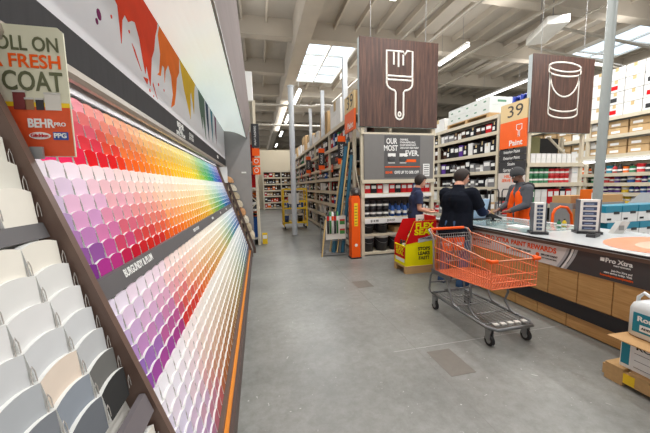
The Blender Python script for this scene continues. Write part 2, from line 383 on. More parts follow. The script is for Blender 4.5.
# size of each prototype in x, y, z
DIM = {'can': (.166, .166, .19), 'pail': (.32, .32, .36), 'carton': (.3, .3, .22), 'bottle': (.09, .09, .26), 'pack': (.2, .12, .2)}
PR = {'can': P_can, 'pail': P_pail, 'carton': P_carton, 'bottle': P_bottle, 'pack': P_pack}
KN = {'can': 'can', 'pail': 'pail', 'carton': 'carton', 'bottle': 'bottle', 'pack': 'boxed product'}
def put(kind, x, y, z, size, colname, where, rz=0, extra=''):
    """one product standing at x, y, z with its own size (across, deep, high)"""
    d = DIM[kind]; sc = tuple(size[i]/d[i] for i in range(3))
    lab = f"{extra}{colname} {KN[kind]} {where}"
    return dup(PR[kind], (x, y, z), rz, lab, (KN[kind].replace('boxed product', 'boxe')+'s '+where.split(',')[0]) if kind != 'pack' else 'boxed products '+where.split(',')[0], None, PD[colname], sc)
ORD = ['lowest', 'second lowest', 'third', 'fourth', 'fifth', 'sixth', 'seventh', 'eighth']

def rack(label, axis, a0, a1, f, depth, levels, ups, top, mm=beige, bay=2.44, name='storage_rack', back=False):
    """axis 'y': runs along y from a0 to a1 with its face at x=f and body to x=f+depth; 'x': runs along x, face at y=f, body f+depth"""
    t = thing(name, label, 'shelving')
    def bx(m, u0, u1, v0, v1, z0, z1):
        if v0 > v1: v0, v1 = v1, v0
        if axis == 'y': m.box(v0, v1, u0, u1, z0, z1)
        else: m.box(u0, u1, v0, v1, z0, z1)
    sg = 1 if depth > 0 else -1
    for u in ups:
        for v in (f, f+depth-.07*sg):
            m = MB(); bx(m, u-.04, u+.04, v, v+.07*sg, 0, top); m.build('upright', mm, t)
        m = MB(); z = .3; flip = 0
        while z+.9 < top:
            p = (u, f+.05*sg, z) if flip else (u, f+depth-.05*sg, z); q = (u, f+depth-.05*sg, z+.9) if flip else (u, f+.05*sg, z+.9)
            if axis == 'y': p = (p[1], p[0], p[2]); q = (q[1], q[0], q[2])
            m.cyl(p, q, .015, 5); z += .9; flip = 1-flip
        if m.v: m.build('brace', mm, t)
    if back: m = MB(); bx(m, a0+.05, a1-.05, f+.55*depth, f+.55*depth+.01, .2, max(levels)-.05); m.build('dark_shade_backing', brown2, t)  # dark sheet standing in for the shade between the goods
    for z in levels:
        m = MB(); bx(m, a0, a1, f-.012*sg, f+.035*sg, z-.1, z); m.build('beam', mm, t)
        m = MB(); bx(m, a0, a1, f+.03*sg, f+depth, z-.03, z-.002); m.build('shelf_deck', rackwhite, t)
    return t
def fill(axis, a0, a1, f, sg, z, zmax, kinds, cols, where, rngs=(.14, .3), gap=.03, hfrac=(.6, .95), depth=.35, rows=1, skip=()):
    a = a0
    rz = 0 if axis == 'x' else (-PI/2 if sg > 0 else PI/2)
    while True:
        kd = random.choice(kinds); wd = random.uniform(*rngs); h = min((zmax-z)*random.uniform(*hfrac), {'can': wd*1.25, 'pail': wd*1.2, 'carton': 9, 'bottle': .34, 'pack': 9}[kd])
        if kd == 'bottle': wd = min(wd, .11)
        if a+wd > a1: break
        hit = [u_ for u_ in skip if a-.045 < u_ < a+wd+.045]
        if hit: a = hit[0]+.05; continue
        c = random.choice(cols)
        dp = wd if kd in ('can', 'pail', 'bottle') else depth
        u = a+wd/2; v = f+sg*(.05+dp/2)
        x, y = (u, v) if axis == 'x' else (v, u)
        put(kd, x, y, z, (wd, dp, h), c, where, rz)
        a += wd+random.uniform(.2, 1)*gap

# ------------------------------------------------------------------ paint chip wall on the left
X0, Z0, SL = -.20, .15, .333
def bx_(z, off=0): return X0-off-SL*(z-Z0)
def chip_wall(y0, y1, label, off, plinth=True):
    t = thing('paint_chip_display', label, 'display', (0, 0, 0))
    m = MB(); m.prism([(bx_(.16, off), .16), (bx_(2.16, off), 2.16), (bx_(2.16, off)-.05, 2.16), (bx_(.16, off)-.05, .16)], 'y', y0, y1); m.build('sloped_board', offwhite, t)
    m = MB(); m.box(-1.35, -.235, y0, y1, 0, .12); m.build('plinth', brown2, t)
    m = MB(); m.box(-.262, -.222, y0, y1, .12, .155); m.build('orange_edge_strip', mat('orange_strip', s(230, 140, 40), .4), t)
    m = MB(); m.box(-.232, -.205, y0, y1, 0, .165); m.build('kick_rail', brown2, t)
    m = MB(); m.box(-.31, -.262, y0, y1, .12, .2); m.build('lower_ledge', brown, t)
    m = MB(); m.box(-1.35, -1.3, y0, y1, .12, 2.09); m.build('back_board', brown2, t)
    return t
CW = chip_wall(1.165, 6.8, 'long rainbow wall of paint chips on a sloped board, left of the aisle', .085)
CN = chip_wall(-1.0, 1.13, 'nearest sloped board of white and grey paint chips, at the left edge', .085)
def side_panel(y0, y1, par, top=2.09, lab=None):
    m = MB(); m.prism([(bx_(.12), .12), (bx_(top), top), (-1.36, top), (-1.36, 0), (bx_(.12), 0)], 'y', y0, y1)
    return m.build('side_panel', brown, par)
side_panel(1.132, 1.163, CN); side_panel(6.8, 6.835, CW)
def strip(par, y0, y1, z0, z1, off, m=stripgrey):
    a = MB(); a.prism([(bx_(z0, off), z0), (bx_(z1, off), z1), (bx_(z1, off)-.02, z1), (bx_(z0, off)-.02, z0)], 'y', y0, y1); return a.build('name_band', m, par)
slope_uvn = (Vector((0, 1, 0)), Vector((-SL, 0, 1)).normalized(), Vector((1, 0, SL)).normalized())
nb = strip(CW, 1.17, 6.8, 1.185, 1.262, .03)
text('lettering', 'BURGUNDY & PLUM', (bx_(1.235, .03), 1.575, 1.232), .05, None, paper, nb, bold=.02, uvn=slope_uvn, width=.34)
for y, tx in ((2.9, 'RUST & CLAY'), (3.9, 'GOLD'), (4.7, 'SAGE'), (5.5, 'OCEAN'), (6.3, 'SKY')):
    text('lettering', tx, (bx_(1.223, .03), y, 1.223), .04, None, paper, nb, bold=.01, uvn=slope_uvn)
nb = strip(CW, 1.17, 6.8, 2.075, 2.15, .03, mat('grey_strip_light', s(196, 196, 200), .6))
text('lettering', 'HARMONIOUS ORANGE', (bx_(2.11, .03), 2.25, 2.11), .03, None, paper, nb, uvn=slope_uvn, width=.3)
text('lettering', 'YELLOW', (bx_(2.11, .03), 3.5, 2.11), .03, None, paper, nb, uvn=slope_uvn)
strip(CN, -1, 1.125, 1.452, 1.5, .045); strip(CN, -1, 1.125, .775, .85, .01, mat('grey_rail', s(110, 104, 108), .4))

# chip prototype: a curved-top card stack leaning on its holder; local x = reading direction, y = into the board, z up
def chip_mesh(w, h, th, arc, clip=True):
    n = 6; top = [(w/2-w*i/n, h-arc*(1-2*i/n)**2) for i in range(n+1)]
    out = [(-w*.43, 0), (w*.43, 0)]+top
    mb = MB(); k = len(out)
    vs = [(x, 0, z) for x, z in out]+[(x, th, z) for x, z in out]
    mb.add(vs, [tuple(range(k))], 0); mb.add(vs, [tuple(range(k, 2*k))[::-1]]+[(i, k+i, k+(i+1) % k, (i+1) % k) for i in range(k)], 1)
    if clip: mb.add([(w*.47, -.001, h*.42), (w*.56, -.001, h*.42), (w*.53, -.001, h*.64), (w*.5, -.001, h*.64), (w*.47, th, h*.42), (w*.56, th, h*.42), (w*.53, th, h*.64), (w*.5, th, h*.64)],
                    [(0, 1, 2, 3), (0, 4, 5, 1), (1, 5, 6, 2), (2, 6, 7, 3), (3, 7, 4, 0)], 2)
    return mb
clipm = mat('clear_grey_plastic', s(190, 184, 178), .25, alpha=.75)
import colorsys
def lerp(a, b, t): return tuple(a[i]+(b[i]-a[i])*t for i in range(3))
def ramp(stops, t):
    if t <= stops[0][0]: return stops[0][1]
    for (t0, c0), (t1, c1) in zip(stops, stops[1:]):
        if t <= t1: return lerp(c0, c1, (t-t0)/(t1-t0))
    return stops[-1][1]
# strong colour of each block along the wall (by y), as painted cards
G1 = [(1.2, (226, 50, 120)), (1.55, (226, 40, 80)), (1.72, (218, 24, 34)), (1.95, (226, 50, 26)), (2.15, (240, 98, 28)), (2.5, (248, 136, 30)), (2.95, (250, 180, 26)), (3.7, (248, 208, 30)), (4.2, (214, 210, 50)), (4.7, (110, 185, 70)), (5.2, (30, 160, 110)), (5.8, (20, 120, 190)), (6.3, (50, 70, 180)), (6.8, (110, 60, 160))]
G2 = [(1.2, (100, 50, 130)), (1.35, (170, 60, 150)), (1.5, (186, 40, 110)), (1.66, (190, 24, 60)), (1.85, (200, 30, 34)), (2.1, (214, 60, 30)), (2.4, (240, 110, 30)), (2.9, (240, 140, 30)), (3.5, (230, 160, 30)), (4.1, (220, 190, 50)), (4.6, (130, 170, 60)), (5.2, (50, 150, 110)), (5.8, (30, 110, 170)), (6.8, (60, 70, 150))]
G3 = [(1.2, (130, 84, 170)), (1.5, (160, 70, 150)), (1.75, (170, 50, 110)), (1.95, (200, 50, 50)), (2.3, (222, 110, 60)), (2.8, (214, 140, 70)), (3.4, (206, 160, 90)), (4.0, (200, 176, 110)), (4.6, (140, 165, 110)), (5.2, (90, 150, 150)), (6.0, (60, 110, 170)), (6.8, (70, 80, 150))]
G4 = [(1.2, (176, 166, 208)), (1.5, (190, 160, 190)), (1.8, (196, 130, 130)), (2.1, (190, 140, 110)), (2.7, (176, 140, 104)), (3.5, (180, 160, 120)), (4.5, (150, 160, 130)), (5.5, (130, 155, 165)), (6.8, (120, 130, 160))]
def tint(c, k): return tuple(255-(255-c[i])*k for i in range(3))
# rows from the top: (z of card top, group, strength)
ROWS = []
for i, kf in enumerate((.46, .58, .72, .88, 1.0)): ROWS.append((2.062-.066*i, G1, kf))
for i, kf in enumerate((.16, .26, .36, .5, .66, .84, 1.0)): ROWS.append((1.722-.066*i, G2, kf))
for i, kf in enumerate((.2, .32, .46, .66, .84, 1.0)): ROWS.append((1.182-.066*i, G3, kf))
for i, kf in enumerate((.2, .3, .45, .55, .75, .95, 1.15, 1.3)): ROWS.append((.786-.066*i, G4, kf))
ORDW = ['first', 'second', 'third', 'fourth', 'fifth', 'sixth', 'seventh', 'eighth', 'ninth', 'tenth', 'eleventh', 'twelfth', 'thirteenth', 'fourteenth', 'fifteenth', 'sixteenth', 'seventeenth', 'eighteenth', 'nineteenth', 'twentieth', 'twenty-first', 'twenty-second', 'twenty-third', 'twenty-fourth']
def cname(c):
    h, l, sa = colorsys.rgb_to_hls(*[v/255 for v in c]); h *= 360
    if sa < .12 or (l > .93): return 'near-white' if l > .85 else ('light grey' if l > .6 else 'dark grey')
    nm = 'red' if h < 12 or h > 350 else 'orange' if h < 38 else 'yellow' if h < 66 else 'green' if h < 160 else 'teal' if h < 190 else 'blue' if h < 250 else 'purple' if h < 300 else 'pink'
    if nm == 'red' and l > .65: nm = 'pink'
    if nm == 'orange' and l > .8: nm = 'peach'
    return ('pale ' if l > .78 else 'deep ' if l < .42 else '')+nm
CH_W, CH_H, CH_T = .101, .088, .02
cardmesh = chip_mesh(CH_W, CH_H, CH_T, .011).build('paint_swatch_stack', [OC, paper, clipm], link=False).data
OFFR = .042
cands = []
for ri, (zt, G, kf) in enumerate(ROWS):
    ncol = 54; zb = zt-CH_H
    for ci in range(ncol):
        y = 1.168+.055+.1035*ci
        if y > 6.76: continue
        hj = (random.random()-.5)*.05; yy = y+random.uniform(-.12, .12)
        base = ramp(G, yy); c = tint(base, max(.05, kf+hj))
        c = tuple(max(0, min(255, v*.96)) for v in c)
        x = bx_(zt-.04, OFFR)+.004
        dist = math.sqrt(x*x+y*y+(1.6-zt)**2)
        ang = abs(x)/math.sqrt(x*x+y*y)
        infr = y > .75 and (y*.97+x*.22) > 0
        # cards below the frame are not in the picture
        dz = (zt-1.6)/(y); vis = not (y < 1.62 and zt < .62 and (zt < .62-(y-1.2)*.0 - .0) and ((1.6-zt)/(y-.15) > .88))
        cands.append((ang/dist**2 if vis else 0, ri, ci, x, y, zb, zt, c))
cands.sort(key=lambda q: -q[0])
NIND = 236
many = MB(); mcol = []
proto_v = chip_mesh(CH_W, CH_H, CH_T, .011, clip=False)
rowname = []
for ri in range(len(ROWS)):
    if ri < 12: rowname.append(f"{ORDW[ri]} row from rainbow wall top")
    else: rowname.append(f"{ORDW[ri-12]} row below grey name band")
for q in cands[:NIND]:
    _, ri, ci, x, y, zb, zt, c = q
    o = bpy.data.objects.new('paint_swatch_stack', cardmesh); COL.objects.link(o)
    o.location = (x, y, zb); o.rotation_euler = (0, R(-7), 0); o.rotation_euler = Matrix.Rotation(R(-8), 3, 'Y').to_4x4().to_euler() if False else (R(0), 0, R(90))
    o.rotation_euler = (R(-9), 0, R(90)); o.color = (*s(*c), 1)
    tag(o, f"{cname(c)} chip stack, {ORDW[ci] if ci < 24 else str(ci+1)+'th'} from brown divider, {rowname[ri]}", 'paint chip', 'paint chip stacks on the rainbow wall')
Rm = Matrix.Rotation(R(90), 3, 'Z') @ Matrix.Rotation(R(-9), 3, 'X')
pv = [Rm @ Vector(v) for v in proto_v.v]
mfaces = []; 
for q in cands[NIND:]:
    _, ri, ci, x, y, zb, zt, c = q
    P = Vector((x, y, zb)); many.add([P+v for v in pv], [], 0)
    o0 = len(many.v)-len(pv)
    for f, mi in zip(proto_v.f, proto_v.m): many.f.append(tuple(o0+i for i in f)); many.m.append(mi); many.s.append(False)
    mcol += [(*s(*c), 1)]*len(pv)
mo = many.build('paint_swatch_stacks', [OCA, paper]); ca = mo.data.color_attributes.new('Col', 'FLOAT_COLOR', 'POINT')
for i, c in enumerate(mcol): ca.data[i].color = c
tag(mo, 'hundreds of farther small paint chip stacks continuing the rainbow wall into the distance', 'paint chips', None, 'stuff')

# large pale chips in front of the divider
BW, BH, BT = .147, .115, .03
bigmesh = chip_mesh(BW, BH, BT, .013, clip=False).build('x', [OC, paper], link=False).data
cl = MB(); cl.tube([(-.008, -.003, .0), (-.007, -.005, .03), (0, -.007, .046), (.007, -.005, .03), (.008, -.003, .0)], .0014, 5)
clipd = cl.build('x', clipm, link=False).data
LR = [(1.785, 'third row above upper grey rail'), (1.70, 'second row above upper grey rail'), (1.615, 'first row above upper grey rail')]
LR += [(1.453-.0785*i, f"{ORDW[i]} row below upper grey rail") for i in range(7)]
LR += [(.74-.0785*i, f"{ORDW[i]} row below lower grey rail") for i in range(4)]
greys = {4: (226, 226, 224), 5: (222, 222, 222), 6: (206, 208, 210), 7: (176, 180, 184), 8: (142, 146, 152), 9: (96, 98, 104)}
for ri, (zt, rn) in enumerate(LR):
    for ci in range(5):
        y = 1.045-.149*ci
        if y < .42: continue
        c = greys.get(ri, (232, 228, 218))
        if ri == 0 or ri == 1: c = (228, 226, 216)
        if ri == 7 and ci == 1: c = (222, 208, 194)
        if ri == 8 and ci == 1: c = (150, 157, 166)
        if ri == 8 and ci == 0: c = (120, 120, 118)
        if ri == 9 and ci == 0: c = (70, 70, 70)
        if ri == 7 and ci == 0: c = (196, 198, 200)
        if ri == 8 and ci == 2: c = (132, 136, 142)
        if ri == 9 and ci >= 1: c = (112+ci*8, 116+ci*8, 122+ci*8)
        dv = random.randint(-5, 3)-12; c = tuple(min(255, max(0, v+dv)) for v in c)
        x = bx_(zt-.05, .042)+.016
        o = bpy.data.objects.new('paint_swatch_stack', bigmesh); COL.objects.link(o); o.location = (x, y, zt-BH); o.rotation_euler = (R(-9), 0, R(90)); o.color = (*s(*c), 1)
        tag(o, f"large {cname(c)} chip stack, {ORDW[ci]} left of divider, {rn}", 'paint chip', 'large pale chip stacks left of the divider')
        p = bpy.data.objects.new('plastic_clip', clipd); COL.objects.link(p); p.parent = o; p.location = (BW/2+.002, 0, .02)

# roll on sign
SGN = thing('paint_advert_card', 'cream and orange card reading ROLL ON A FRESH COAT clipped beside the brown divider', 'sign', (0, 0, 0))
SYY = 1.2
m = MB(); m.prism([(-.9, 2.12), (-.9, 2.145), (-.635, 2.145), (-.62, 2.13), (-.62, 1.72), (-.79, 1.72), (-.9, 2.1)], 'y', SYY, SYY+.006); m.build('cream_card', cream, SGN)
plate('orange_print', [(-.83, 1.885), (-.79, 1.722), (-.622, 1.722), (-.622, 1.885)], (0, SYY-.001, 0), '-y', mat('orange_print', s(222, 84, 40), .45, var=.1, scale=30), SGN)
plate('yellow_print', [(-.83, 1.885), (-.622, 1.885), (-.622, 1.9), (-.83, 1.9)], (0, SYY-.001, 0), '-y', yellow, SGN)
text('lettering', 'ROLL ON', (-.737, SYY-.001, 2.085), .064, '-y', olive, SGN, bold=.012, width=.2)
text('orange_lettering', 'A FRESH', (-.733, SYY-.001, 2.03), .06, '-y', orange, SGN, bold=.015, width=.2)
text('lettering', 'COAT', (-.72, SYY-.001, 1.965), .088, '-y', olive, SGN, bold=.015, width=.17)
text('brand_lettering', 'BEHR', (-.71, SYY-.003, 1.83), .04, '-y', paper, SGN, bold=.03, width=.075)
text('brand_lettering', 'PRO', (-.655, SYY-.003, 1.828), .018, '-y', paper, SGN, bold=.02)
def ell(a, b, n=20): return [(a*math.cos(2*PI*i/n), b*math.sin(2*PI*i/n)) for i in range(n)]
plate('oval_logo', ell(.031, .012), (-.716, SYY-.003, 1.79), '-y', paper, SGN)
text('oval_logo_lettering', 'Glidden', (-.716, SYY-.006, 1.79), .016, '-y', red, SGN, bold=.01, width=.05)
plate('square_logo', rect(.044, .026), (-.656, SYY-.003, 1.79), '-y', blue, SGN)
text('square_logo_lettering', 'PPG', (-.656, SYY-.006, 1.79), .022, '-y', paper, SGN, bold=.03, width=.036)
for x, c, w_, h_ in ((-.762, s(120, 50, 50), .034, .058), (-.735, s(150, 110, 80), .024, .036), (-.706, s(50, 46, 50), .022, .036), (-.668, s(214, 208, 200), .046, .055)):
    plate('printed_can', rect(w_, h_), (x, SYY-.003, 1.905+h_/2-.03), '-y', mat('print_%d' % int(abs(x)*1000), c, .5), SGN)
    plate('printed_lid', rect(w_*1.06, .006), (x, SYY-.004, 1.905+h_-.03), '-y', mat('print_lid', s(200, 196, 190), .4), SGN)
m = MB(); m.box(-.735, -.7, SYY-.03, SYY-.02, 1.71, 1.75); m.tube([(-.722, SYY-.02, 1.73), (-.722, SYY, 1.73)], .004, 6); m.build('clip', galv, SGN)

# header: dark band, splash panel, canopy
HD = thing('display_header', 'overhead header with dark name band, paint splash picture and white canopy', 'sign', (0, 0, 0))
HX = -.8; hy0, hy1 = -1.0, 7.95
B('name_band', bandgrey, HD, (HX-.03, HX, hy0, hy1, 2.155, 2.332))
m = MB(); m.prism([(-.925, 2.165), (-.925, 2.185), (-.80, 2.15), (-.79, 2.155), (-.782, 2.12), (-.79, 2.095), (-.81, 2.092), (-.815, 2.11), (-.9, 2.15)], 'y', hy0, hy1); m.build('trim_rail', metaltrim, HD)
B('splash_panel', mat('splash_white', s(222, 221, 226), .6, var=.02, spec=.2), HD, (HX-.03, HX-.004, hy0, hy1, 2.332, 3.05))
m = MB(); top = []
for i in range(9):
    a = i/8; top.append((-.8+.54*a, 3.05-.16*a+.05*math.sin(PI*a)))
m.prism(top+[(-.26, 2.94), (-.8, 3.12)], 'y', hy0, hy1); o = m.build('canopy', mat('canopy_white_added_glow', s(228, 238, 232), .22, var=.02, emit=.62), HD)  # glow added to the material so the canopy underside reads bright white
m = MB(); m.prism([(-.262, 2.875), (-.245, 2.87), (-.19, 3.08), (-.125, 3.32), (-.13, 3.34), (-.23, 3.34), (-.265, 2.95)], 'y', hy0, hy1); m.build('fascia', mat('fascia_grey', s(140, 129, 127), .8, var=.1, scale=2.5, stretch=(6, .3, 6)), HD)
B('fascia_edge', galv, HD, (-.262, -.24, hy0, hy1, 2.862, 2.882))
B('support_board', brown2, HD, (-1.36, -1.3, hy0, hy1, 2.2, 3.1), (-1.36, -.8, hy0, hy1, 3.06, 3.1))
text('brand_lettering', 'BEHR', (HX, 3.5, 2.28), .075, '+x', paper, HD, bold=.03, width=.28)
text('brand_lettering', 'FULL\nSPECTRUM', (HX, 3.5, 2.21), .055, '+x', paper, HD, bold=.03, width=.36, line=.8)
text('header_lettering', 'COLOR\nBY YOU', (HX, 4.02, 2.245), .055, '+x', paper, HD, bold=.01, line=.9, width=.24)
text('brand_lettering', 'BEHR', (HX, 6.45, 2.245), .08, '+x', paper, HD, bold=.03)
# splashes
def splash(pts, c, nm): plate(nm, pts, (HX-.004, 0, 0), '+x', c, HD, depth=.003)
cr_ = lambda n, c: mat(n, c, .7, var=.1, scale=6, spec=.1)
redp = cr_('splash_red', s(226, 66, 34)); orp = cr_('splash_orange', s(238, 116, 34)); yep = cr_('splash_yellow', s(226, 180, 40)); grp = cr_('splash_green', s(96, 116, 100)); nap = cr_('splash_navy', s(52, 70, 96)); tep = cr_('splash_teal', s(60, 120, 140)); pup = cr_('splash_plum', s(120, 40, 90))
splash([(1.9, 3.05), (1.98, 2.85), (2.07, 2.78), (2.15, 2.74), (2.16, 2.52), (2.2, 2.68), (2.25, 2.74), (2.3, 2.72), (2.36, 2.76), (2.42, 2.78), (2.48, 2.7), (2.52, 2.56), (2.55, 2.48), (2.58, 2.56), (2.64, 2.42), (2.68, 2.54), (2.72, 2.66), (2.8, 2.76), (2.86, 2.9), (2.93, 3.0), (2.95, 3.05)], redp, 'red_splash')
splash([(2.33, 2.6), (2.38, 2.54), (2.47, 2.47), (2.45, 2.49), (2.37, 2.58)], redp, 'red_splash'); splash([(2.5, 2.44), (2.57, 2.41), (2.6, 2.46), (2.55, 2.45)], redp, 'red_splash'); splash([(2.7, 2.45), (2.79, 2.36), (2.77, 2.38), (2.71, 2.47)], redp, 'red_splash')
splash([(2.94, 2.95), (2.97, 2.8), (2.9, 2.62), (2.84, 2.58), (2.93, 2.6), (3.0, 2.72), (3.06, 2.72), (3.04, 2.58), (3.09, 2.7), (3.2, 2.8), (3.28, 2.72), (3.3, 2.55), (3.2, 2.4), (3.33, 2.46), (3.42, 2.6), (3.5, 2.78), (3.62, 2.88), (3.66, 3.05), (3.0, 3.05)], orp, 'orange_splash')
splash([(3.68, 3.05), (3.74, 2.9), (3.82, 2.75), (3.98, 2.58), (4.06, 2.48), (4.1, 2.62), (4.14, 2.8), (4.2, 2.86), (4.3, 2.6), (4.34, 2.72), (4.4, 2.92), (4.5, 3.05)], yep, 'yellow_splash')
splash([(4.7, 3.05), (4.74, 2.8), (4.86, 2.6), (4.92, 2.52), (4.95, 2.75), (5.1, 2.5), (5.16, 2.4), (5.18, 2.7), (5.2, 3.05)], grp, 'green_splash')
splash([(5.3, 3.05), (5.33, 2.8), (5.44, 2.5), (5.48, 2.44), (5.52, 2.7), (5.55, 3.05)], nap, 'navy_splash')
splash([(5.8, 3.05), (5.84, 2.7), (5.92, 2.46), (5.98, 2.7), (6.05, 3.05)], tep, 'teal_splash'); splash([(6.3, 3.05), (6.34, 2.7), (6.42, 2.5), (6.48, 2.8), (6.5, 3.05)], pup, 'plum_splash')
for (y, z, r_) in ((1.9, 2.55, .022), (1.87, 2.5, .012), (2.05, 2.62, .008), (2.3, 2.66, .008), (2.62, 2.38, .01), (2.85, 2.5, .01), (2.7, 2.36, .006), (3.0, 2.5, .009)):
    plate('splash_drop', [(y+a*1.0, z+b) for a, b in ell(r_, r_*1.3, 10)], (HX-.004, 0, 0), '+x', redp if y > 1.92 else pup, HD, depth=.003)

# chip display end with larger cream cards and the grey end wall
T = thing('colour_fan_stand', 'small stand of large curved cream and beige colour cards past the rainbow wall', 'display', (0, 0, 0))
m = MB(); m.prism([(bx_(.12, .05), 0), (bx_(.12, .05), .12), (bx_(2.1, .05), 2.1), (-1.3, 2.1), (-1.3, 0)], 'y', 6.86, 7.95); m.build('stand_body', offwhite, T)
m = MB(); m.prism([(bx_(.12, -.06), .0), (bx_(.12, -.06), .12), (bx_(1.75, -.06), 1.75), (bx_(1.75, 0), 1.75), (bx_(.12, 0), .12), (bx_(.12, 0), 0)], 'y', 7.2, 7.24); m.build('side_rail', brown2, T)
for i in range(8):
    z = .35+.2*i; x = bx_(z, .05)
    m = MB(); pts = []
    for j in range(7): a = PI/2*j/6; pts.append((x+.02+.15*math.sin(a), z+.17*math.cos(a)-.02))
    m.prism(pts+[(x-.0, z-.02), (x-.0, z+.14)], 'y', 7.3, 7.9); m.build('colour_card', [mat('card_%d' % (i % 4), [s(222, 208, 182), s(196, 180, 150), s(226, 216, 196), s(214, 160, 110)][i % 4], .5)], T)
B('small_notice', paper, T, (bx_(1.9, .05)+.0, bx_(1.9, .05)+.16, 6.92, 6.93, 1.72, 2.08))
tag(B('end_wall_panel', mat('grey_endwall', s(150, 148, 148), .5), None, (-1.6, -.17, 8.0, 8.05, 0, 3.3)), 'tall grey end panel closing off the paint chip wall', 'panel')
tag(B('price_plate', paper, None, (-.42, -.3, 7.985, 7.998, 1.98, 2.02)), 'tiny white plate fixed to the tall grey end panel', 'sign')

# ------------------------------------------------------------------ left rack beyond the end panel
rack('pale left rack seen edge-on past the grey end panel', 'y', 8.15, 20, 0, -1.0, [.2, 1.0, 1.6, 2.3, 3.1, 3.9], [8.2, 10.6, 13.0, 15.4, 17.8, 19.9], 3.89)
cL = ['blue', 'white', 'orange', 'black', 'tan', 'red']
for z, zn, nm in ((.2, .85, 'lowest'), (1.0, 1.45, 'second'), (1.6, 2.15, 'third'), (2.3, 2.95, 'fourth')):
    fill('y', 8.35, 20, 0, -1, z, zn, ['pack', 'carton', 'can'], cL, f'on the {nm} shelf of the pale left rack', (.3, .6), .08, skip=(8.2, 10.6, 13.0, 15.4, 17.8, 19.9))
for i, (y, h) in enumerate(((8.6, .75), (9.7, .7), (10.9, .8), (12.2, .6))):
    put('carton', -.42, y, 3.9, (.8, .75, h), 'white', 'on top of the left rack, ' + ['nearest', 'second nearest', 'third nearest', 'farthest'][i], PI/2, 'big ')
def loc_tag(x, y, z, face, label, sc=.2):
    t = thing('location_tag', label, 'sign', (x, y, z)); o = plate('tag_plate', rect(sc, sc), (0, 0, 0), face, orange, t, depth=.006)
    stroke('pin_symbol', [(a, b+.01) for a, b in [(sc*.27*math.cos(q), sc*.27*math.sin(q)) for q in [2*PI*i/12 for i in range(12)]]]+[(0, -.3*sc)][:0], sc*.1, tuple(basis(face)[2]*.006), face, paper, t, closed=True)
    return t
t = thing('hanging_marker', 'black vertical marker sign hung on the left rack upright', 'sign', (-.03, 8.15, 0))
plate('dark_face', rect(.2, .62), (0, 0, 2.98), '-y', dark, t, depth=.02); text('lettering', 'PAINT SUNDRIES', (.0, -.02, 2.98), .07, None, paper, t, uvn=(Vector((0, 0, 1)), Vector((-1, 0, 0)), Vector((0, -1, 0))), width=.5)
plate('orange_end', rect(.2, .2), (0, 0, 2.55), '-y', orange, t, depth=.02)
loc_tag(-.03, 8.15, 2.3, '-y', 'orange square tag on the left rack upright, upper'); loc_tag(-.03, 8.15, 2.05, '-y', 'orange square tag on the left rack upright, lower')
put('pack', .12, 8.35, 0, (.14, .14, .3), 'yellow', 'standing on the floor at the foot of the left rack')
for i, (z, c) in enumerate(((1.55, 'blue'), (1.35, 'blue'), (1.15, 'blue'), (.7, 'white'), (.55, 'blue'), (.35, 'white'))):
    pass

# ------------------------------------------------------------------ back rack across the end of the aisle
rack('far shelving standing across the end of the aisle', 'x', .3, 2.9, 21, .8, [.15, .55, 1.0, 1.4, 1.85, 2.3, 2.75], [.35, 1.6, 2.85], 2.74, back=True)
for i, z in enumerate([.15, .55, 1.0, 1.4, 1.85, 2.3]):
    fill('x', .42, 2.8, 21, 1, z, z+.34, ['pack', 'carton', 'can'], ['red', 'black', 'tan', 'black', 'orange', 'dark brown', 'dark brown'], f'on the {ORD[i]} shelf across the aisle end', (.13, .24), .03, skip=(1.6,))
# ------------------------------------------------------------------ rack A
UA = [6.75, 9.2, 11.6, 14.0, 16.4, 18.8, 20.4]
rack('long right-hand rack running down the aisle behind the paintbrush sign', 'y', 6.7, 20.5, 2.25, 1.0, [.15, .62, 1.05, 1.45, 1.85, 2.2, 2.75, 3.3], UA, 3.29, back=True)
cA = ['red', 'white', 'black', 'tan', 'black', 'grey', 'blue', 'dark brown', 'dark brown', 'black', 'green', 'grey']
LV = [.15, .62, 1.05, 1.45, 1.85, 2.2, 2.75]
for i, z in enumerate(LV):
    zn = (LV+[3.3])[i+1]-.12
    fill('y', 6.85, 20.2, 2.25, 1, z, zn, ['pack', 'carton', 'can', 'pack'] if i > 1 else ['pail', 'carton'], cA if i > 1 else ['white', 'black', 'grey', 'white'], f'on the {ORD[i]} shelf of the long right-hand rack', (.2, .34) if i > 1 else (.3, .4), .03, (.7, .98), skip=UA)
for i in range(8):
    y = 7.1+1.6*i; h = random.uniform(.45, .9)
    put('carton', 2.82, y+.3, 3.3, (1.2, .8, h), ['tan', 'white', 'tan', 'white', 'tan', 'tan', 'white', 'tan'][i], f'on top of the long right-hand rack, {ORDW[i]} from the near end', -PI/2, 'large ')
for y in (7.5, 10.2, 12.6):
    m = MB(); m.box(2.24, 2.36, y-.05, y+.05, 3.3, 4.9); tag(m.build('rack_post', polewh), {7.5: 'tall pale post above the rack nearest the paintbrush sign', 10.2: 'middle tall pale post above the long right-hand rack', 12.6: 'farthest tall pale post above the long right-hand rack'}[y], 'post')
for i, y in enumerate((7.15, 8.6, 10.3, 12.5, 15)):
    loc_tag(2.2, y, 2.14, '-x', f'orange location tag on the beam, {ORDW[i]} from the near end of the right-hand rack', .24)
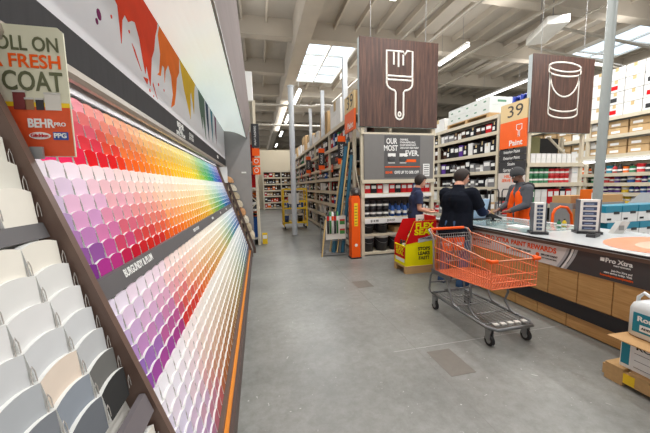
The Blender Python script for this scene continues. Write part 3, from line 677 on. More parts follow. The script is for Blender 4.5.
for i, y in enumerate((7.2, 9.6, 12.2)):
    t = thing('aisle_marker', f'black marker panel with orange ends sticking out from the right-hand rack, {["nearest", "middle", "farthest"][i]} of three', 'sign', (2.1, y, 2.5))
    plate('dark_face', rect(.2, .42), (0, 0, 0), '-y', dark, t, depth=.02); plate('orange_end', rect(.2, .14), (0, 0, .28), '-y', orange, t, depth=.02); plate('orange_end', rect(.2, .14), (0, 0, -.28), '-y', orange, t, depth=.02)
    text('lettering', 'CAULK', (0, -.02, 0), .1, None, paper, t, uvn=(Vector((0, 0, 1)), Vector((-1, 0, 0)), Vector((0, -1, 0))), width=.3)
for i, (y, tx) in enumerate(((7.9, 'STAINS'), (10.4, 'TAPE'), (12.9, 'BRUSHES'))):
    t = thing('shelf_header', f'black header board with red lettering on the right-hand rack, {["nearest", "middle", "farthest"][i]}', 'sign', (2.2, y, 2.34))
    plate('board', rect(1.5, .2), (0, 0, 0), '-x', black, t, depth=.02); text('lettering', tx, (-.021, 0, 0), .13, '-x', mat('red_letters', s(220, 70, 50), .5), t, bold=.02)

# ------------------------------------------------------------------ endcap A with paintbrush sign
def wood_box_sign(x0, x1, y, z0, z1, name, label, depth=.14):
    t = thing(name, label, 'sign', ((x0+x1)/2, y, z0))
    w_ = x1-x0; h_ = z1-z0
    B('wood_face', woodsign, t, (-w_/2, w_/2, 0, .03, 0, h_)); B('side_casing', mat('sign_side', s(178, 188, 190), .4), t, (-w_/2, w_/2, .03, depth, 0, h_), bevel=.004)
    for sx in (-1, 1): m = MB(); m.cyl((sx*w_*.35, depth/2, h_), (sx*w_*.35, depth/2, 7.45-z0), .006, 5); m.build('hanging_cable', galv, t)
    return t
signw = mat('sign_line_white', s(226, 222, 214), .4, var=.02)
SA = wood_box_sign(2.165, 4.01, 6.0, 2.86, 4.68, 'paintbrush_sign', 'square dark plank sign with a white outline paintbrush above the endcap')
W = .045
def st(nm, pts, **k): stroke(nm, pts, W, (0, 0, .91), '-y', signw, SA, **k)
q = lambda x, z: (x-3.0875, z-3.77)
st('brush_outline', [q(2.775, 3.92), q(2.775, 4.44), q(3.16, 4.44), q(3.2, 4.38), q(3.25, 4.46), q(3.38, 4.46), q(3.38, 3.92)]); st('bristle_line', [q(2.94, 4.42), q(2.94, 4.16)]); st('bristle_line', [q(3.05, 4.42), q(3.05, 4.12)]); st('bristle_line', [q(3.16, 4.38), q(3.16, 4.16)])
st('ferrule_line', [q(2.78, 3.93), q(3.38, 3.93)]); st('ferrule_line', [q(2.78, 3.85), q(3.38, 3.85)])
hp = [q(2.775, 3.92), q(2.775, 3.78)]+[(q(2.775, 3.78)[0]+.22*(1-math.cos(a)), q(0, 3.78)[1]-.15*math.sin(a)) for a in [R(20*i) for i in range(1, 5)]]
st('handle_outline', hp+[q(2.985, 3.6), q(2.985, 3.12)]+[(q(3.08, 0)[0]-.095*math.cos(a), q(0, 3.12)[1]-.1*math.sin(a)) for a in [R(30*i) for i in range(1, 6)]]+[q(3.175, 3.12), q(3.175, 3.6)]+[(-a[0]-.015, a[1]) for a in hp[::-1]])
st('hanging_hole', [(q(3.08, 3.1)[0]+a, q(3.08, 3.13)[1]+b) for a, b in ell(.03, .045, 12)], closed=True)
EA = rack('beige endcap shelving under the paintbrush sign', 'x', 2.2, 4.0, 6.05, .6, [.88, 1.42], [2.24, 3.96], 2.85, name='endcap_rack')
B('wide_shelf', beige, EA, (2.28, 3.92, 6.07, 6.6, .45, .5)); B('base_shelf', beige, EA, (2.28, 3.92, 6.07, 6.6, .03, .08))
B('back_panel', brown2, EA, (2.28, 3.92, 6.6, 6.63, .08, 1.7))
B('price_channel', paper, EA, (2.28, 3.92, 6.03, 6.038, 1.33, 1.4), (2.28, 3.92, 6.03, 6.038, .74, .86))
PB = thing('promo_panel', 'grey promotional panel reading OUR MOST EVER under the paintbrush sign', 'sign', (3.1, 6.04, 0))
GP = mat('panel_grey', s(116, 114, 112), .5, var=.05); DG = mat('panel_dark', s(84, 83, 84), .5)
B('panel', GP, PB, (-.84, .84, -.03, 0, 1.72, 2.7)); B('dark_insert', DG, PB, (-.37, .5, -.035, -.03, 1.76, 2.68)); B('orange_rule', orange, PB, (-.36, .5, -.04, -.035, 1.985, 2.005)); B('bottom_beam', beige, PB, (-.9, .9, -.04, .0, 1.64, 1.72)); B('promo_edge', beige, PB, (-.9, .9, -.03, 0, 2.7, 2.74))
text('lettering', 'OUR', (-.2, -.036, 2.55), .17, '-y', paper, PB, bold=.02, width=.26); text('lettering', 'MOST', (-.22, -.036, 2.4), .17, '-y', paper, PB, bold=.02, width=.33); text('lettering', 'EVER.', (.3, -.036, 2.29), .17, '-y', paper, PB, bold=.02, width=.33)
for i, tx in enumerate(('DURABLE,', 'STAIN-REPELLING,', 'SCUFF-RESISTANT,', 'ONE-COAT HIDE PAINT')): text('lettering', tx, (-.0, -.036, 2.59-.06*i), .055, '-y', paper, PB, align='LEFT', bold=.02, width=(.2, .38, .4, .46)[i])
for x in (-.2, .08):
    m = MB(); m.lathe([(0, 0), (.09, 0), (.09, .1), (0, .1)], (x, -.035, 2.13), n=12); o = m.build('printed_can', mat('print_can_dark', s(70, 70, 72), .4), PB); o.scale = (1, .15, 1); o.location.y = -.032
    B('printed_lid', paper, PB, (x-.09, x+.09, -.05, -.036, 2.22, 2.29)); B('caption_bar', paper, PB, (x-.08, x+.08, -.038, -.036, 2.075, 2.09))
plate('orange_button', rect(.26, .06), (.27, -.036, 2.13), '-y', orange, PB)
text('lettering', 'GIVE UP TO 50% OFF', (.17, -.036, 1.87), .09, '-y', paper, PB, bold=.03, width=.6); text('brand_lettering', 'BEHR', (-.26, -.036, 1.87), .07, '-y', orange, PB, bold=.03)
B('notice', paper, PB, (.58, .74, -.04, -.031, 1.78, 2.06))
for i in range(5): B('notice_line', dark, PB, (.6, .72, -.043, -.04, 1.82+.05*i, 1.835+.05*i))
# products on endcap A
pos = 2.3
for i in range(11):
    x = 2.37+.148*i; c = ['red', 'black', 'red', 'white', 'red', 'black', 'red', 'red', 'blue', 'red', 'red'][i]
    put('pack', x, 6.2, 1.42, (.13, .2, .2), c, f'on the top shelf under the grey panel, {ORDW[i]} from the left')
for i in range(10):
    x = 2.37+.158*i; c = 'black' if i < 4 else ('blue' if i < 8 else 'white')
    for zz in (0, 1):
        if c == 'black': put('can', x, 6.2, .88+.185*zz, (.15, .15, .18), c, f'on the middle endcap shelf, {["lower", "upper"][zz]} tier, {ORDW[i]} from the left')
        elif zz == 0: put('bottle', x, 6.17, .88, (.1, .1, .3), c, f'on the middle endcap shelf, {ORDW[i]} from the left, front row'); put('bottle', x, 6.32, .88, (.1, .1, .34), c, f'on the middle endcap shelf, {ORDW[i]} from the left, back row')
for i, x in enumerate((2.42, 2.77, 3.12)):
    put('pail', x, 6.26, .08, (.32, .32, .37), 'black', f'with white lid on the endcap floor shelf, {ORDW[i]} from the left')
    if i < 2: put('pail', x, 6.26, .5, (.31, .31, .34 if i else .29), 'black', f'with white lid on the wide endcap shelf, {["left", "right"][i]} one')
put('pail', 3.5, 6.26, .08, (.32, .32, .37), 'black', 'with white lid on the endcap floor shelf, behind the red and yellow display')
tag(B('stacked_boards', woodp, None, (3.05, 3.85, 6.15, 6.5, .5, .62)), 'pale wooden boards lying on the wide endcap shelf', 'boards')
for i, (x, tx) in enumerate(((2.5, '$14.98'), (2.9, '$19.97'))):
    t = thing('price_card', f'white price card on the middle endcap shelf edge, {["left", "right"][i]}', 'sign', (x, 6.02, .8)); plate('card', rect(.3, .1), (0, 0, 0), '-y', paper, t); text('lettering', tx, (0, -.003, 0), .07, '-y', black, t, bold=.02)
def side39(x, y0, y1, z0, z1, zs, label, brush=True):
    """aisle sign facing -x, from y1 (far) to y0 (near)"""
    t = thing('aisle_sign', label, 'sign', (x, (y0+y1)/2, 0)); w_ = (y1-y0)/2; d = .04
    B('cream_field', mat('sign_cream', s(216, 190, 142), .5, var=.03), t, (0, d, -w_, w_, zs[0], z1)); B('orange_field', mat('sign_orange', s(240, 98, 28), .45, var=.03), t, (0, d, -w_, w_, zs[1], zs[0]))
    text('number', '39', (-.001, -.05, (zs[0]+z1)/2), .42, '-x', mat('sign_digits', s(58, 54, 54), .5), t, bold=.0, width=.46)
    text('lettering', 'Paint', (-.001, -w_+.3, zs[1]+.12), .2, '-x', paper, t, bold=.02, width=.4)
    return t, w_
t, w_ = side39(2.16, 6.36, 7.1, 2.88, 3.72, (3.33, 2.88), 'number 39 aisle sign on the left side of the paintbrush sign')
t, w_ = side39(6.55, 6.06, 6.87, 1.1, 3.66, (3.19, 2.5), 'large number 39 paint sign standing left of the bucket sign')
DK = mat('sign_dark', s(56, 55, 58), .5)
for i, (tx, a) in enumerate((('Interior Paint', 2.4), ('Exterior Paint', 2.24), ('Stain', 2.08), ('Spray Paint', 1.93))):
    B('dark_row', DK, t, (0, .04, -w_, w_, a-.075, a+.075)); text('lettering', tx, (-.001, .0, a), .11, '-x', paper, t, bold=.01, width=min(.5, .045*len(tx)))
B('pale_notice', mat('notice_pale', s(214, 206, 200), .5), t, (0, .04, -w_, w_, 1.2, 1.855)); 
text('notice_lettering', 'HELP US\nSERVE YOU', (-.001, 0, 1.7), .11, '-x', orange, t, bold=.02, width=.55)
stroke('small_brush_icon', [(-.08, .1), (-.08, -.02), (-.02, -.05), (-.02, -.2), (.02, -.2), (.02, -.05), (.08, -.02), (.08, .1), (-.08, .1)], .02, (-.001, -.2, 2.97), '-x', paper, t)

# ------------------------------------------------------------------ rack B, its endcap and the bucket sign
rack('beige rack of lamps and boxes behind the counter, between the wooden signs', 'y', 6.95, 16.5, 6.6, .9, [.5, 1.0, 1.48, 1.95, 2.48, 3.05, 3.5], [7.0, 9.75, 12, 14.4, 16.4], 3.49, back=True)
cB = ['black', 'white', 'dark brown', 'black', 'purple', 'grey', 'black', 'white', 'dark brown', 'red', 'black', 'grey']
for i, (z, zn) in enumerate(((.5, .9), (1.0, 1.37), (1.48, 1.84), (1.95, 2.37), (2.48, 2.93), (3.05, 3.38))):
    fill('y', 7.1, 13, 6.6, 1, z, zn, ['pack', 'can', 'pack', 'bottle'] if i < 4 else ['pack', 'carton'], cB, f'on the {ORD[i]} shelf of the beige rack behind the counter', (.14, .28), .03, (.6, .9), skip=(7.0, 9.75, 12))
WC = thing('wrapped_pallet_load', 'big white carton block with green marks on a pallet atop the beige rack', 'pallet load', (7.05, 8.3, 3.5))
B('pallet', woodp, WC, (-.45, .45, -.95, .95, .1, .13), (-.45, .45, -.95, -.85, 0, .1), (-.45, .45, -.05, .05, 0, .1), (-.45, .45, .85, .95, 0, .1))
for j in range(5):
    B('carton_face', mat('wrapped_white', s(214, 218, 214), .35, var=.05), WC, (-.43, .43, -.93+.372*j, -.93+.372*j+.366, .13, .36), (-.43, .43, -.93+.372*j, -.93+.372*j+.366, .365, .6))
    for zz in (.25, .48): plate('green_mark', rect(.1, .04), (-.43, -.75+.372*j, zz), '-x', mat('mark_green', s(90, 140, 110), .5), WC)
plate('green_mark', rect(.3, .06), (.0, -.93, .48), '-y', mat('mark_green', s(60, 150, 90), .5), WC)
put('carton', 6.95, 9.9, 3.5, (.8, .6, .45), 'white', 'small one beside the pallet load atop the beige rack', -PI/2)
m = MB()
for i in range(9): m.tube([(6.66+.09*(i % 3), 6.1+.08*i, 3.64), (6.7+.1*(i % 3), 6.12+.08*i, 3.8), (6.86, 6.15+.07*i, 3.82+.03*math.sin(i*2)), (7.1, 6.1+.08*i, 3.7)], [.04, .06, .06, .05], 8)
tag(m.build('blue_wrapped_bundle', mat('blue_film', s(36, 60, 160), .3, var=.2, scale=10)), 'bundle in crumpled blue film lying above the large number 39 sign', 'bundle')
rack('beige endcap shelving under the bucket sign', 'x', 6.62, 8.45, 6.05, .6, [1.02, 1.57, 2.08], [6.66, 8.38], 2.82, name='endcap_rack')
tag(B('endcap_back_board', mat('olive_board', s(140, 136, 90), .6, var=.15, scale=2), None, (6.72, 7.5, 6.5, 6.53, 2.08, 2.8)), 'olive yellow board behind the upper left of the bucket endcap', 'board')
m = MB(); m.box(6.72, 8.34, 6.67, 6.7, .5, 2.8); tag(m.build('endcap_dark_back', black), 'dark back panel behind the bucket endcap shelves', 'panel')
m = MB(); m.cyl((7.62, 6.4, 2.8), (8.36, 6.4, 2.25), .035, 6); tag(m.build('diagonal_brace', beige), 'beige diagonal brace right under the bucket sign', 'brace')
SB = wood_box_sign(6.6, 8.51, 6.0, 2.83, 4.68, 'bucket_sign', 'square dark plank sign with a white outline bucket')
def sb(nm, pts, **k): stroke(nm, pts, W, (0, 0, .925), '-y', signw, SB, **k)
q2 = lambda x, z: (x-7.555, z-3.755)
cx_ = 7.57
sb('bucket_rim', [q2(cx_+a, 4.42+b) for a, b in ell(.5, .11, 24)], closed=True)
sb('rim_lower_line', [q2(cx_-.5, 4.42), q2(cx_-.5, 4.3)]+[q2(cx_-.5*math.cos(a), 4.3-.1*math.sin(a)) for a in [R(15*i) for i in range(13)]]+[q2(cx_+.5, 4.42)])
sb('bucket_side', [q2(cx_-.46, 4.28), q2(cx_-.46, 3.3)]+[q2(cx_-.46*math.cos(a), 3.3-.11*math.sin(a)) for a in [R(15*i) for i in range(13)]]+[q2(cx_+.46, 3.3), q2(cx_+.46, 4.28)])
sb('bucket_base_line', [q2(cx_-.46*math.cos(a), 3.46-.11*math.sin(a)) for a in [R(15*i) for i in range(13)]])
sb('bucket_handle', [q2(cx_-.46*math.cos(a), 4.26-.55*math.sin(a)) for a in [R(12*i) for i in range(16)]])
for i in range(9): put('pack', 6.85+.165*i, 6.2, 2.08, (.14, .2, .24), 'white', f'on the top shelf under the bucket sign, {ORDW[i]} from the left')
for i in range(8):
    for zz in (0, 1): put('can', 6.83+.17*i, 6.18, 1.57+.185*zz, (.155, .155, .18), 'green' if i < 4 else 'red', f'under the bucket sign, {["lower", "upper"][zz]} tier, {ORDW[i]} from the left')
for i in range(2): put('pack', 8.24, 6.2, 1.57+.26*i, (.22, .2, .25), 'white', f'at the right end of the can shelf, {["lower", "upper"][i]}')
for i in range(7): put('pack', 6.86+.2*i, 6.22, 1.02, (.18, .24, .38), ['green', 'white', 'white', 'red', 'red', 'black', 'red'][i], f'on the lowest visible bucket endcap shelf, {ORDW[i]} from the left')
put('pack', 8.25, 6.2, 1.02, (.2, .2, .42), 'white', 'at the right end of the lowest visible bucket endcap shelf')

# ------------------------------------------------------------------ rack C at far right
rack('tall right rack stacked with white and brown cartons', 'y', 2.6, 15.8, 10, 1.2, [.6, .95, 1.25, 1.53, 1.81, 2.35, 2.9, 3.42], [4.6, 7.1, 9.6, 12.0, 14.4], 3.41)
a = 4.8; i = 0
for yi in range(16):
    y = 4.85+.42*yi; n = 4 if yi < 9 else 3
    for zi in range(n):
        c = 'white' if yi < 11 else 'tan'
        if yi < 1: c = 'tan'
        hh = .34
        o = put('carton', 10.4, y, 3.42+hh*zi, (.4, .6, hh-.01), c, f'atop tall right rack, {ORDW[yi]} column, {["bottom", "second", "third", "top"][zi]} layer', -PI/2)
        if zi < 3 and yi % 2 == 0:
            for ch in o.children:
                if ch.name.startswith('label'): ch.data = ch.data.copy(); ch.data.materials.clear(); ch.data.materials.append([red, dark][(zi+yi//2) % 2])
for lv, z, h in (('upper', 2.9, .2), ('lower', 2.35, .21)):
    for yi in range(14):
        for zi in range(2): put('carton', 10.4, 4.9+.5*yi, z+h*zi, (.46, .6, h-.01), 'tan' if (yi+zi) % 5 else 'white', f'on {lv} carton shelf of tall right rack, {["bottom", "top"][zi]}, {ORDW[yi]} column', -PI/2)
t = thing('shelf_strip_lamp', 'long bright strip lamp under the lowest carton shelf of the right rack', 'lamp', (10, 8, 2.2)); B('housing', white, t, (-.04, .06, -5.3, 6, -.02, .05)); B('tube', lampm, t, (-.045, .04, -5.3, 6, -.06, -.02))
for i, (z, cols) in enumerate(((.95, ['purple', 'blue', 'white', 'purple', 'grey', 'yellow']), (1.25, ['white', 'purple', 'yellow', 'purple', 'orange', 'blue']), (1.53, ['purple', 'teal', 'black', 'purple', 'blue', 'red', 'green']), (1.81, ['red', 'red', 'green', 'black', 'red', 'green', 'orange', 'red', 'teal']))):
    for row in range(2):
        fill('y', 4.7, 10.8, 10.02+.2*row, 1, z, z+.25, ['can', 'bottle', 'can'], cols, f'on the {ORD[i]} bottle shelf of the right rack, {["front", "rear"][row]} row', (.13, .19), .01, (.85, 1.0), .2, skip=(4.6, 7.1, 9.6))


# ------------------------------------------------------------------ service counter
CT = thing('service_counter', 'long service counter with golden wood panels, black rail and rewards banner', 'counter', (0, 0, 0))
cy0, cy1 = -.6, 5.05
B('body', mat('counter_body', s(70, 62, 56), .6), CT, (3.275, 4.5, cy0, cy1, 0, .88))
y = 2.30+.315*8; i = 0
m = MB(); m.box(3.25, 3.275, y+.008, cy1-.01, .305, .66); m.build('wood_panel', pwood, CT, bevel=.003)
while y > cy0:
    wv = .315; m = MB(); m.box(3.25, 3.275, y-wv+.008, y, .305, .66); m.build('wood_panel', pwood, CT, bevel=.003)
    i += 1; y -= wv
y = cy1-.12; i = 0
while y > cy0:
    wv = (.62, .31, .34)[i % 3]; m = MB(); m.box(3.25, 3.275, y-wv+.008, y, .012, .16); m.build('lower_wood_panel', pwood, CT, bevel=.003); i += 1; y -= wv
m = MB(); m.prism([(3.235, .16), (3.235, .305), (3.28, .305), (3.28, .16)], 'y', cy0, cy1)
m.build('black_rail', mat('rail_black', s(34, 33, 38), .45, var=.2, scale=6), CT)
B('worktop', mat('worktop_white', s(196, 200, 202), .22, var=.05, scale=3), CT, (3.22, 4.56, cy0, cy1, .915, .95), bevel=.004)
B('worktop_edge', dark, CT, (3.212, 3.22, cy0, cy1, .925, .944)); B('worktop_under', brown, CT, (3.225, 4.5, cy0, cy1, .88, .915))
B('glass_inlay', mat('glass_inlay', s(150, 172, 172), .08, var=.25, scale=5), CT, (3.32, 4.4, 3.0, 4.95, .95, .956))
m = MB(); pts = [(3.95+.62*math.cos(a), 1.95+.46*math.sin(a)) for a in [2*PI*i/32 for i in range(32)]]
m.prism(pts, 'z', .95, .953); m.build('oval_print', mat('oval_orange', s(238, 146, 104), .3, var=.2, scale=2.5), CT)
m = MB(); m.prism([(3.95+.42*math.cos(a), 1.92+.24*math.sin(a)) for a in [2*PI*i/32 for i in range(32)]], 'z', .953, .955); m.build('oval_print_centre', mat('oval_pale', s(232, 184, 160), .3), CT)
BN = thing('counter_banner', 'rewards banner, white and charcoal, running along the counter front', 'banner', (3.246, 0, 0))
bz0, bz1 = .645, .905
B('white_field', mat('banner_white', s(214, 211, 210), .4, var=.04), BN, (-.004, 0, 2.42, 4.98, bz0, bz1))
B('charcoal_field', mat('banner_charcoal', s(64, 62, 64), .4, var=.1), BN, (-.005, 0, cy0, 2.42, bz0, bz1))
def arc(nm, c, y_, wd):
    poly = []
    for k in range(9): a = k/8; poly.append((-(y_-.11*math.sin(a*PI/2.2)), bz0+(bz1-bz0)*a))
    poly = [(p[0]*-1, p[1]) for p in poly]
    left = [(-(p[0]+.07), p[1]) for p in poly]; rgt = [(-(p[0]+.07-wd), p[1]) for p in poly][::-1]
    plate(nm, left+rgt, (-.006, 0, 0), '-x', c, BN, depth=.0015)
arc('arc_stripe', mat('arc_light', s(176, 176, 180), .4), 2.46, .03); arc('arc_stripe', DK, 2.43, .02); arc('arc_stripe', paper, 2.41, .022); arc('arc_stripe', mat('arc_light', s(176, 176, 180), .4), 2.38, .03)
text('headline', 'WITH PRO XTRA', (-.006, 3.5, .815), .085, '-x', mat('banner_orange', s(226, 84, 34), .6, spec=.15), BN, bold=.03, width=.66)
text('headline', 'PAINT REWARDS', (-.006, 2.84, .815), .085, '-x', mat('banner_orange', (1, 0, 0)), BN, bold=.03, width=.6)
for y_, tx in ((3.62, 'SPEND $1,000 - GET 10% OFF'), (3.0, 'SPEND $2,000 - 15% OFF'), (2.62, '20% OFF PAINT')):
    plate('round_icon', ell(.024, .024, 14), (-.006, y_+.02+(.17 if y_ > 2.7 else .12), .735), '-x', orange if y_ < 3.3 else dark, BN)
    text('small_print', tx, (-.006, y_, .745), .03, '-x', black, BN, bold=.02, width=.3 if y_ > 2.7 else .2); text('small_print', 'PAINT, STAINS AND PRIMER', (-.006, y_, .708), .018, '-x', black, BN, width=.24 if y_ > 2.7 else .18)
text('logo_lettering', 'Pro Xtra', (-.006, 1.96, .835), .06, '-x', paper, BN, bold=.03, width=.21); text('logo_small', 'PAINT REWARDS', (-.006, 1.93, .795), .02, '-x', paper, BN, bold=.02, width=.13)
plate('logo_mark', rect(.035, .035), (-.006, 2.09, .838), '-x', paper, BN)
text('small_print', 'Join Pro Xtra and', (-.006, 1.93, .745), .026, '-x', paper, BN, bold=.02, width=.16); text('small_print', 'start saving today. Visit', (-.006, 1.96, .718), .026, '-x', paper, BN, bold=.02, width=.22)
text('small_print_orange', 'homedepot.com/proxtra', (-.006, 1.97, .688), .03, '-x', orange, BN, bold=.02, width=.26)

# things on the counter
def tower(x, y, wd, h, n, label, rz=0):
    t = thing('sample_tower', label, 'display', (x, y, .95), rz)
    B('foot', dark, t, (-wd/2-.03, wd/2+.03, -.1, .1, 0, .03)); B('casing', white, t, (-wd/2, wd/2, -.05, .07, .03, h), bevel=.004)
    
    for q_ in (-wd/2-.012, wd/2): B('side_wall', mat('tower_grey', s(96, 100, 108), .4), t, (q_, q_+.012, -.055, .072, .03, h))
    st_ = (h-.06)/n
    for i in range(n):
        z = .05+st_*i; B('sample_window', mat('window_navy', s(52, 66, 96), .3), t, (-wd/2+.03, wd/2-.03, -.056, -.05, z, z+st_*.68))
        B('sample_label', mat('label_pale_blue', s(130, 150, 180), .4), t, (-wd/2+.05, wd/2-.06, -.058, -.056, z+.01, z+.022))
    return t
tower(3.42, 2.93, .12, .39, 7, 'narrow tower of dark sample windows on the counter, in front of the bucket rack', R(-35))
tower(3.98, 2.76, .19, .42, 6, 'wide white tower of dark sample windows on the counter, right of the narrow one', R(-38))
t = thing('card_terminal', 'dark tape dispenser lying on the counter at the foot of the wide sample tower', 'device', (3.78, 2.55, .95), R(20))
m = MB(); m.prism([(-.1, 0), (.1, 0), (.1, .03), (.02, .045), (-.08, .04)], 'y', -.04, .04); m.build('casing', dark, t, bevel=.006); m = MB(); m.tube([(-.05, -.03, .045), (-.05, .03, .045)], .022, 12); m.build('roller', black, t)
t = thing('card_holder', 'clear holder of white cards leaning back on the counter behind the orange oval', 'holder', (4.3, 2.62, .95), R(-15))
m = MB(); m.prism([(-.09, 0), (.03, 0), (.1, .14), (-.0, .15)], 'y', -.02, .05); m.build('holder_body', mat('holder_grey', s(196, 196, 192), .25), t); B('printed_card', mat('card_grey', s(130, 132, 130), .4), t, (-.03, .03, -.024, -.02, .04, .1))
tag(B('yellow_ruler', mat('ruler_yellow', s(214, 190, 120), .5), None, (4.0, 4.34, 2.86, 2.89, .95, .965)), 'pale yellow stick lying on the counter between sample tower and card holder', 'stick')
t = thing('tan_booklet_box', 'small tan box with cards standing behind the sticks on the counter', 'box', (4.42, 3.05, .95)); B('box_body', mat('tan_light', s(222, 190, 140), .6), t, (-.12, .12, -.05, .05, 0, .14)); 
for i in range(3): B('card', mat('card_tan', s(200, 160, 110), .6), t, (-.1+.07*i, -.06+.07*i, -.06, -.05, .03, .13))
for i, (x, y_, c, l) in enumerate(((4.1, 3.2, 'green', 'small green bottle'), (4.22, 3.22, 'yellow', 'small yellow bottle'))):
    put('bottle', x, y_, .95, (.05, .05, .12), c, 'standing on the counter behind the wide sample tower')
# kiosk screen and card reader
t = thing('kiosk_screen', 'pale blue backed kiosk screen with an orange edge standing on the counter by the customer', 'screen', (3.82, 4.42, .956), R(12))
m = MB(); m.prism([(-.02, 0), (.04, 0), (-.04, .36), (-.09, .36)], 'x', -.17, .17); m.build('screen_body', mat('screen_blue', s(168, 196, 224), .3), t, bevel=.01)
B('bezel', dark, t, (-.18, -.17, -.04, .04, .02, .34), (.17, .2, -.07, .04, 0, .36)); B('foot', dark, t, (-.16, .2, -.12, .14, 0, .02)); text('screen_lettering', 'PAINT', (0, -.085+.02, .27), .05, None, mat('screen_text', s(90, 120, 160), .4), t, uvn=(Vector((1, 0, 0)), Vector((0, -.2, 1)).normalized(), Vector((0, -1, -.2)).normalized()))
t = thing('card_reader', 'black card reader angled on its stand between the two men', 'device', (3.86, 4.12, .956), R(-20))
m = MB(); m.prism([(-.06, .06), (.12, .03), (.12, .05), (-.06, .14)], 'y', -.05, .05); m.build('reader', black, t, bevel=.004); m = MB(); m.cyl((0, 0, 0), (0, 0, .08), .02); m.lathe([(0, 0), (.05, 0), (.05, .012), (0, .012)]); m.build('stand', black, t)
tag(B('paper_stack', paper, None, (3.55, 3.75, 3.3, 3.55, .956, .97)), 'white paper sheets lying on the glass part of the counter', 'papers')
# orange hoop of a cart behind the counter
t = thing('orange_cart_frame', 'bent orange tube frame of a cart standing behind the counter', 'cart', (4.95, 3.9, 0))
m = MB(); m.tube([(-.1, 0, 0), (-.1, 0, 1.05), (-.05, 0, 1.13), (.05, 0, 1.17), (.2, 0, 1.15), (.3, 0, 1.03), (.33, 0, .85), (.33, 0, 0)], .022, 8); m.tube([(-.1, .4, 0), (-.1, .4, .8), (.33, .4, .8), (.33, .4, 0)], .02, 8); m.build('tube_frame', orange, t)
B('deck', orange, t, (-.1, .33, 0, .4, .25, .28))

# back table with white boxes with teal tops
t = thing('back_table', 'grey work table behind the counter carrying the teal topped boxes', 'table', (6.0, 3.25, 0))
B('table_top', galv, t, (-1.1, 1.6, -.45, .5, .66, .7))
for sx in (-1.05, 1.5):
    for sy_ in (-.4, .45): B('leg', galv, t, (sx, sx+.05, sy_-.03, sy_, 0, .66))
TB = thing('teal_topped_box', None, 'box', (0, 0, -50)); TB.scale = (.78, .9, .98); B('box_body', paper, TB, (-.2, .2, -.15, .15, 0, .2), bevel=.005); B('teal_band', mat('teal_box', s(22, 132, 160), .4), TB, (-.203, .203, -.153, .153, .155, .262), bevel=.004); B('black_print', dark, TB, (.0, .14, -.158, -.153, .13, .17)); B('handle_slot', black, TB, (-.16, -.06, -.156, -.15, .04, .07))
for i in range(6):
    for zi in range(2):
        if zi == 1 and i > 3: continue
        dup(TB, (5.26+.335*i-(.05 if zi else 0), 3.4, .7+.26*zi), 0, f"white teal-topped box behind the counter, {['bottom', 'top'][zi]} layer, {ORDW[i]} from the left", 'teal topped boxes behind the counter')
t = thing('long_brown_carton', 'long brown carton lying behind the teal topped boxes', 'box', (7.3, 5.1, 0)); B('box_body', cardb, t, (-.75, .75, -.2, .2, 1.12, 1.28)); B('stand', galv, t, (-.75, .75, -.25, .25, 0, 1.12)); B('tape', tan, t, (-.02, .02, -.203, .2, 1.12, 1.283))
put('pack', 6.72, 4.65, 1.0, (.26, .2, .42), 'orange', 'standing upright beside the foot of the bucket endcap'); tag(B('stand_box', cardb2, None, (6.55, 6.9, 4.5, 4.85, 0, 1.0)), 'brown carton stand under the orange upright package', 'box')
t = thing('grey_sloping_rack', 'grey metal rack with sloping top right of the teal boxes', 'rack', (9.0, 4.7, -.12))
m = MB(); m.prism([(-.9, 1.02), (.9, 1.06), (.9, 1.4), (-.2, 1.42)], 'y', -.3, .3); m.build('sloping_top', mat('rack_steel', s(136, 142, 146), .4, .3), t); B('beam', galv, t, (-.9, .9, -.34, -.3, .9, 1.02)); B('orange_label', orange, t, (-.2, .3, -.345, -.34, .94, 1.0))
for x in (-.85, .8): B('leg', galv, t, (x, x+.05, -.3, .3, 0, 1.02))
B('lower_shelf', galv, t, (-.9, .9, -.3, .3, .45, .5)); B('back_plate', DG, t, (-.9, .9, .28, .3, .5, 1.02))
for i in range(5): put('pack', 8.3+.34*i, 4.65, .38, (.3, .2, .3), ['white', 'red', 'white', 'black', 'white', 'tan'][i], f'on the lower shelf of the grey sloping rack, {ORDW[i]} from the left')
put('pack', 9.1, 4.7, 1.3, (.5, .3, .07), 'green', 'lying flat on top of the grey sloping rack, left'); put('pack', 9.6, 4.7, 1.3, (.4, .3, .07), 'white', 'lying flat on top of the grey sloping rack, right')
# black hoop rack behind the men
t = thing('wire_hoop_rack', 'rack of black bent tubes standing behind the card reader', 'rack', (5.2, 5.75, 0))
for i in range(4):
    x = -.55+.32*i; m = MB(); m.tube([(x, 0, .1), (x, 0, 1.38), (x+.03, 0, 1.44), (x+.2, 0, 1.44), (x+.23, 0, 1.38), (x+.23, 0, .1)], .014, 6); m.build('hoop', black, t)
B('base', galv, t, (-.6, .7, -.15, .2, 0, .1)); B('shelf', galv, t, (-.6, .7, -.1, .2, .8, .84))
for i in range(6): put('pack', 4.75+.2*i, 5.82, .84, (.15, .12, .3), ['orange', 'white', 'red', 'tan', 'grey', 'red'][i], f'on the shelf of the black hoop rack, {ORDW[i]} from the left')

